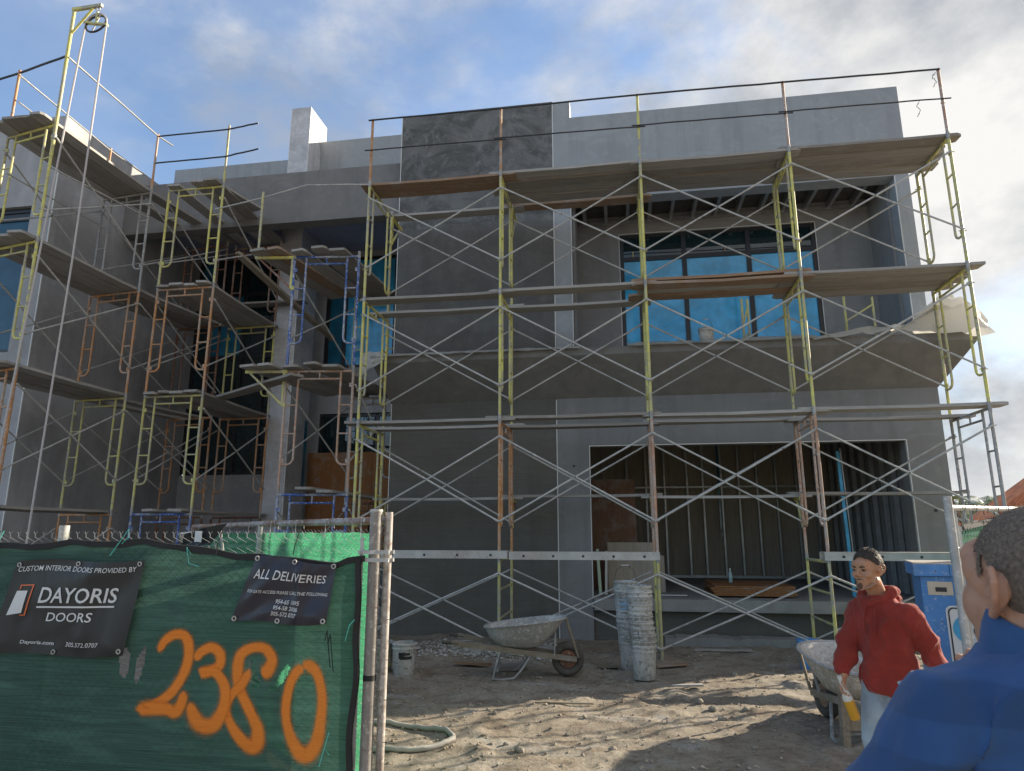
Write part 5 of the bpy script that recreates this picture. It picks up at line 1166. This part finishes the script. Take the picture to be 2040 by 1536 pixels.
# hoodie
b = MB(); b.loft([ring(.685,.152,.120), ring(.71,.162,.128), ring(.75,.168,.130), ring(.88,.162,.124), ring(1.0,.168,.126), ring(1.1,.176,.124), ring(1.17,.160,.106), ring(1.215,.115,.088), ring(1.25,.085,.075)])
for a, e, w in ((shR, elR, wrR), (shL, elL, wrL)): i_ = cs.lerp(a, .45); i_.z = 1.15; b.tube([i_, a, a.lerp(e,.25), a.lerp(e,.6), e, e.lerp(w,.5), w.lerp(e,.10)], [.076,.072,.070,.067,.061,.054,.043], 14); b.tube([w.lerp(e,.20), w.lerp(e,.02)], [.047,.038], 12)
hdo = child(b, 'hoodie', 'red', man); remesh(hdo, .008, 5); wrinkle(hdo, .11, .026); wrinkle(hdo, .16, .022, 1)
b = MB(); hk = [neck0 + rt*(.098*math.cos(a)) + fw*(.085*math.sin(a)-.01) + V((0,0,.055-.075*max(0, math.sin(a)))) for a in [2*PI*k/20 for k in range(20)]]
b.tube(hk, .030, 10, closed=True); b.ball(neck0-fw*.09+V((0,0,.0)), (.085,.075,.06)); hd2 = child(b, 'hood', 'red', man); remesh(hd2, .007, 5); wrinkle(hd2, .05, .015)
for s in (-1, 1): child(MB().tube([cs+fw*.115+rt*.03*s+V((0,0,1.19)), cs+fw*.14+rt*.035*s+V((0,0,1.10)), cs+fw*.142+rt*.033*s+V((0,0,1.03))], .0045, 6), 'drawstring', 'red', man)
b = MB()
for a, k_, n_ in ((hpR, knR, anR), (hpL, knL, anL)): b.tube([a+V((0,0,.05)), a.lerp(k_,.5), k_, k_.lerp(n_,.5), n_], [.092,.085,.068,.062,.06], 14)
jn = child(b, 'jeans', 'jeans', man); remesh(jn, .009, 4); wrinkle(jn, .07, .02)
b = MB()
for n_ in (anR, anL): b.ball(n_+fw*.06-V((0,0,.03)), (.055,.055,.042)); b.tube([n_-fw*.04-V((0,0,.035)), n_+fw*.16-V((0,0,.045))], [.045,.038], 12)
child(b, 'shoes', 'shoe', man)
# bottle in his hand
bt = thing('bottle', 'clear glass bottle of amber drink in the man in red\'s hand', 'bottle', (1.272, 4.668, .735)); bt.rotation_euler = V((.32, .10, -1)).to_track_quat('-Z', 'Y').to_euler()
M['amber'] = m_glass('amber_drink', (.52, .27, .02), .08, .6); M['bglass'] = m_glass('bottle_glass', (.45, .45, .42), .06, .6)
MB().lathe([(.014,.045),(.014,-.03),(.020,-.055),(.029,-.08),(.030,-.10)], 16).build('neck', M['bglass'], bt, True); MB().lathe([(.0302,-.0995),(.031,-.12),(.031,-.205),(.026,-.213)], 16).build('liquid', M['amber'], bt, True)

# --- man in the blue polo, close to the camera with his back to it
DB = V((-.098, -.213, .012)); hc2 = V((.716, 1.400, 1.526))+DB; f2 = V((-.30, .95, 0)); MX2 = face_matrix(hc2, f2, rad(-6)) @ Matrix.Scale(1.07, 4)
b = MB(); head_parts(b, MX2, full=False)
nk = V((.742, 1.385, 1.425))+DB; b.tube([nk-V((0,0,.10)), nk, hc2+V((.006,-.01,-.05)), hc2+V((0,0,0))], [.088,.080,.076,.072], 16)
ru, fu = V((1, .12, 0)).normalized(), V((-.12, 1, 0)).normalized(); c2 = V((.735, 1.41, .012))+DB-V((0,0,.012))
rg = lambda z, a, d_, o=0: oval(c2+fu*o+V((0,0,z)), ru, fu, a, d_, 22)
b.loft([rg(.86,.16,.11), rg(1.0,.165,.115), rg(1.2,.18,.115), rg(1.34,.185,.10), rg(1.40,.13,.08), rg(1.43,.07,.06)])
sL, sR = c2-ru*.185+V((0,0,1.362)), c2+ru*.185+V((0,0,1.362)); eL, eR = V((.445, 1.43, 1.12))+DB, V((1.05, 1.55, 1.10))+DB; wL, wR = V((.43, 1.64, 1.02))+DB, V((.82, 1.74, 1.28))+DB
for a, e, w in ((sL, eL, wL), (sR, eR, wR)): b.tube([a, a.lerp(e,.5), e, e.lerp(w,.35), w], [.052,.05,.043,.044,.028], 14)
hand(b, wL, (.1,1,.1), (.7,0,.3), .45); hand(b, wR, (-.62,.05,.8), (-.3,-.9,.1), .35)
for s in (-1, 1): h0 = c2+ru*.09*s+V((0,0,.84)); b.tube([h0, h0+V((0,.01,-.38)), h0+V((0,0,-.77))], [.08,.055,.036], 12)
man2 = b.build('person', M['skin2'], None, True, org=(.62, 1.2, 0)); remesh(man2, .0032, 5); tag(man2, 'man with cropped hair in blue striped polo, back turned, right foreground', 'person')
def hairline2(p):
    u = min(1, max(0, (p.y+.020)/.065)); u = u*u*(3-2*u); line = .046*(1-u) - .062*u
    if -.034 < p.y < -.018: line = .012
    return p.z > line + .005*noise.noise(p*60) and (p.y > -.060 or p.z > .074)
hair_cap(MX2, hairline2, .0020, 'hair', 'hair2', man2, 0, 16000, .0045, .0003)
b = MB(); b.loft([rg(.80,.185,.135), rg(.95,.19,.14), rg(1.1,.20,.138), rg(1.25,.208,.132), rg(1.35,.200,.122), rg(1.405,.165,.104), rg(1.435,.115,.088), rg(1.445,.088,.078)])
for a, e in ((sL, eL), (sR, eR)): i_ = c2.lerp(a, .5); i_.z = 1.375; b.tube([i_, a-V((0,0,.008)), a.lerp(e,.25), a.lerp(e,.5), a.lerp(e,.74)], [.072,.072,.074,.074,.073], 18)
sh = child(b, 'polo_shirt', 'polo', man2); remesh(sh, .0065, 6); wrinkle(sh, .15, .028); wrinkle(sh, .22, .030, 1)
b = MB(); R0, R1 = [], []; n = 40
rings = []
for z, a, d_, o in ((1.405,.124,.112,0), (1.430,.112,.104,.002), (1.462,.100,.096,.004), (1.465,.096,.092,.004), (1.430,.098,.094,.002)): rings.append(oval(nk-V((0,0,1.42))+fu*o+V((0,0,z)), ru, fu, a, d_, 36))
for r_ in rings[1:]:
    for k, p in enumerate(r_): p.z += .030*math.sin(2*PI*k/36) - .018*math.cos(2*PI*k/36)
b.loft(rings, caps=False); child(b, 'collar', 'collar', man2)
b = MB()
for a, e in ((sL, eL), (sR, eR)): p = a.lerp(e,.70); q = a.lerp(e,.76); b.tube([p, q], [.0755,.0750], 18, caps=False)
child(b, 'sleeve_hem', 'collar', man2)
b = MB()
for s in (-1, 1): h0 = c2+ru*.09*s+V((0,0,.86)); b.tube([h0, h0+V((0,.01,-.38)), h0+V((0,0,-.80))], [.10,.075,.06], 14)
child(b, 'trousers', 'jeans', man2)
b = MB()
for s in (-1, 1): h0 = c2+ru*.09*s; b.tube([h0+V((0,-.06,.05)), h0+V((0,.06,.05)), h0+V((0,.18,.035))], [.05,.048,.035], 12)
child(b, 'shoes', 'shoe', man2)
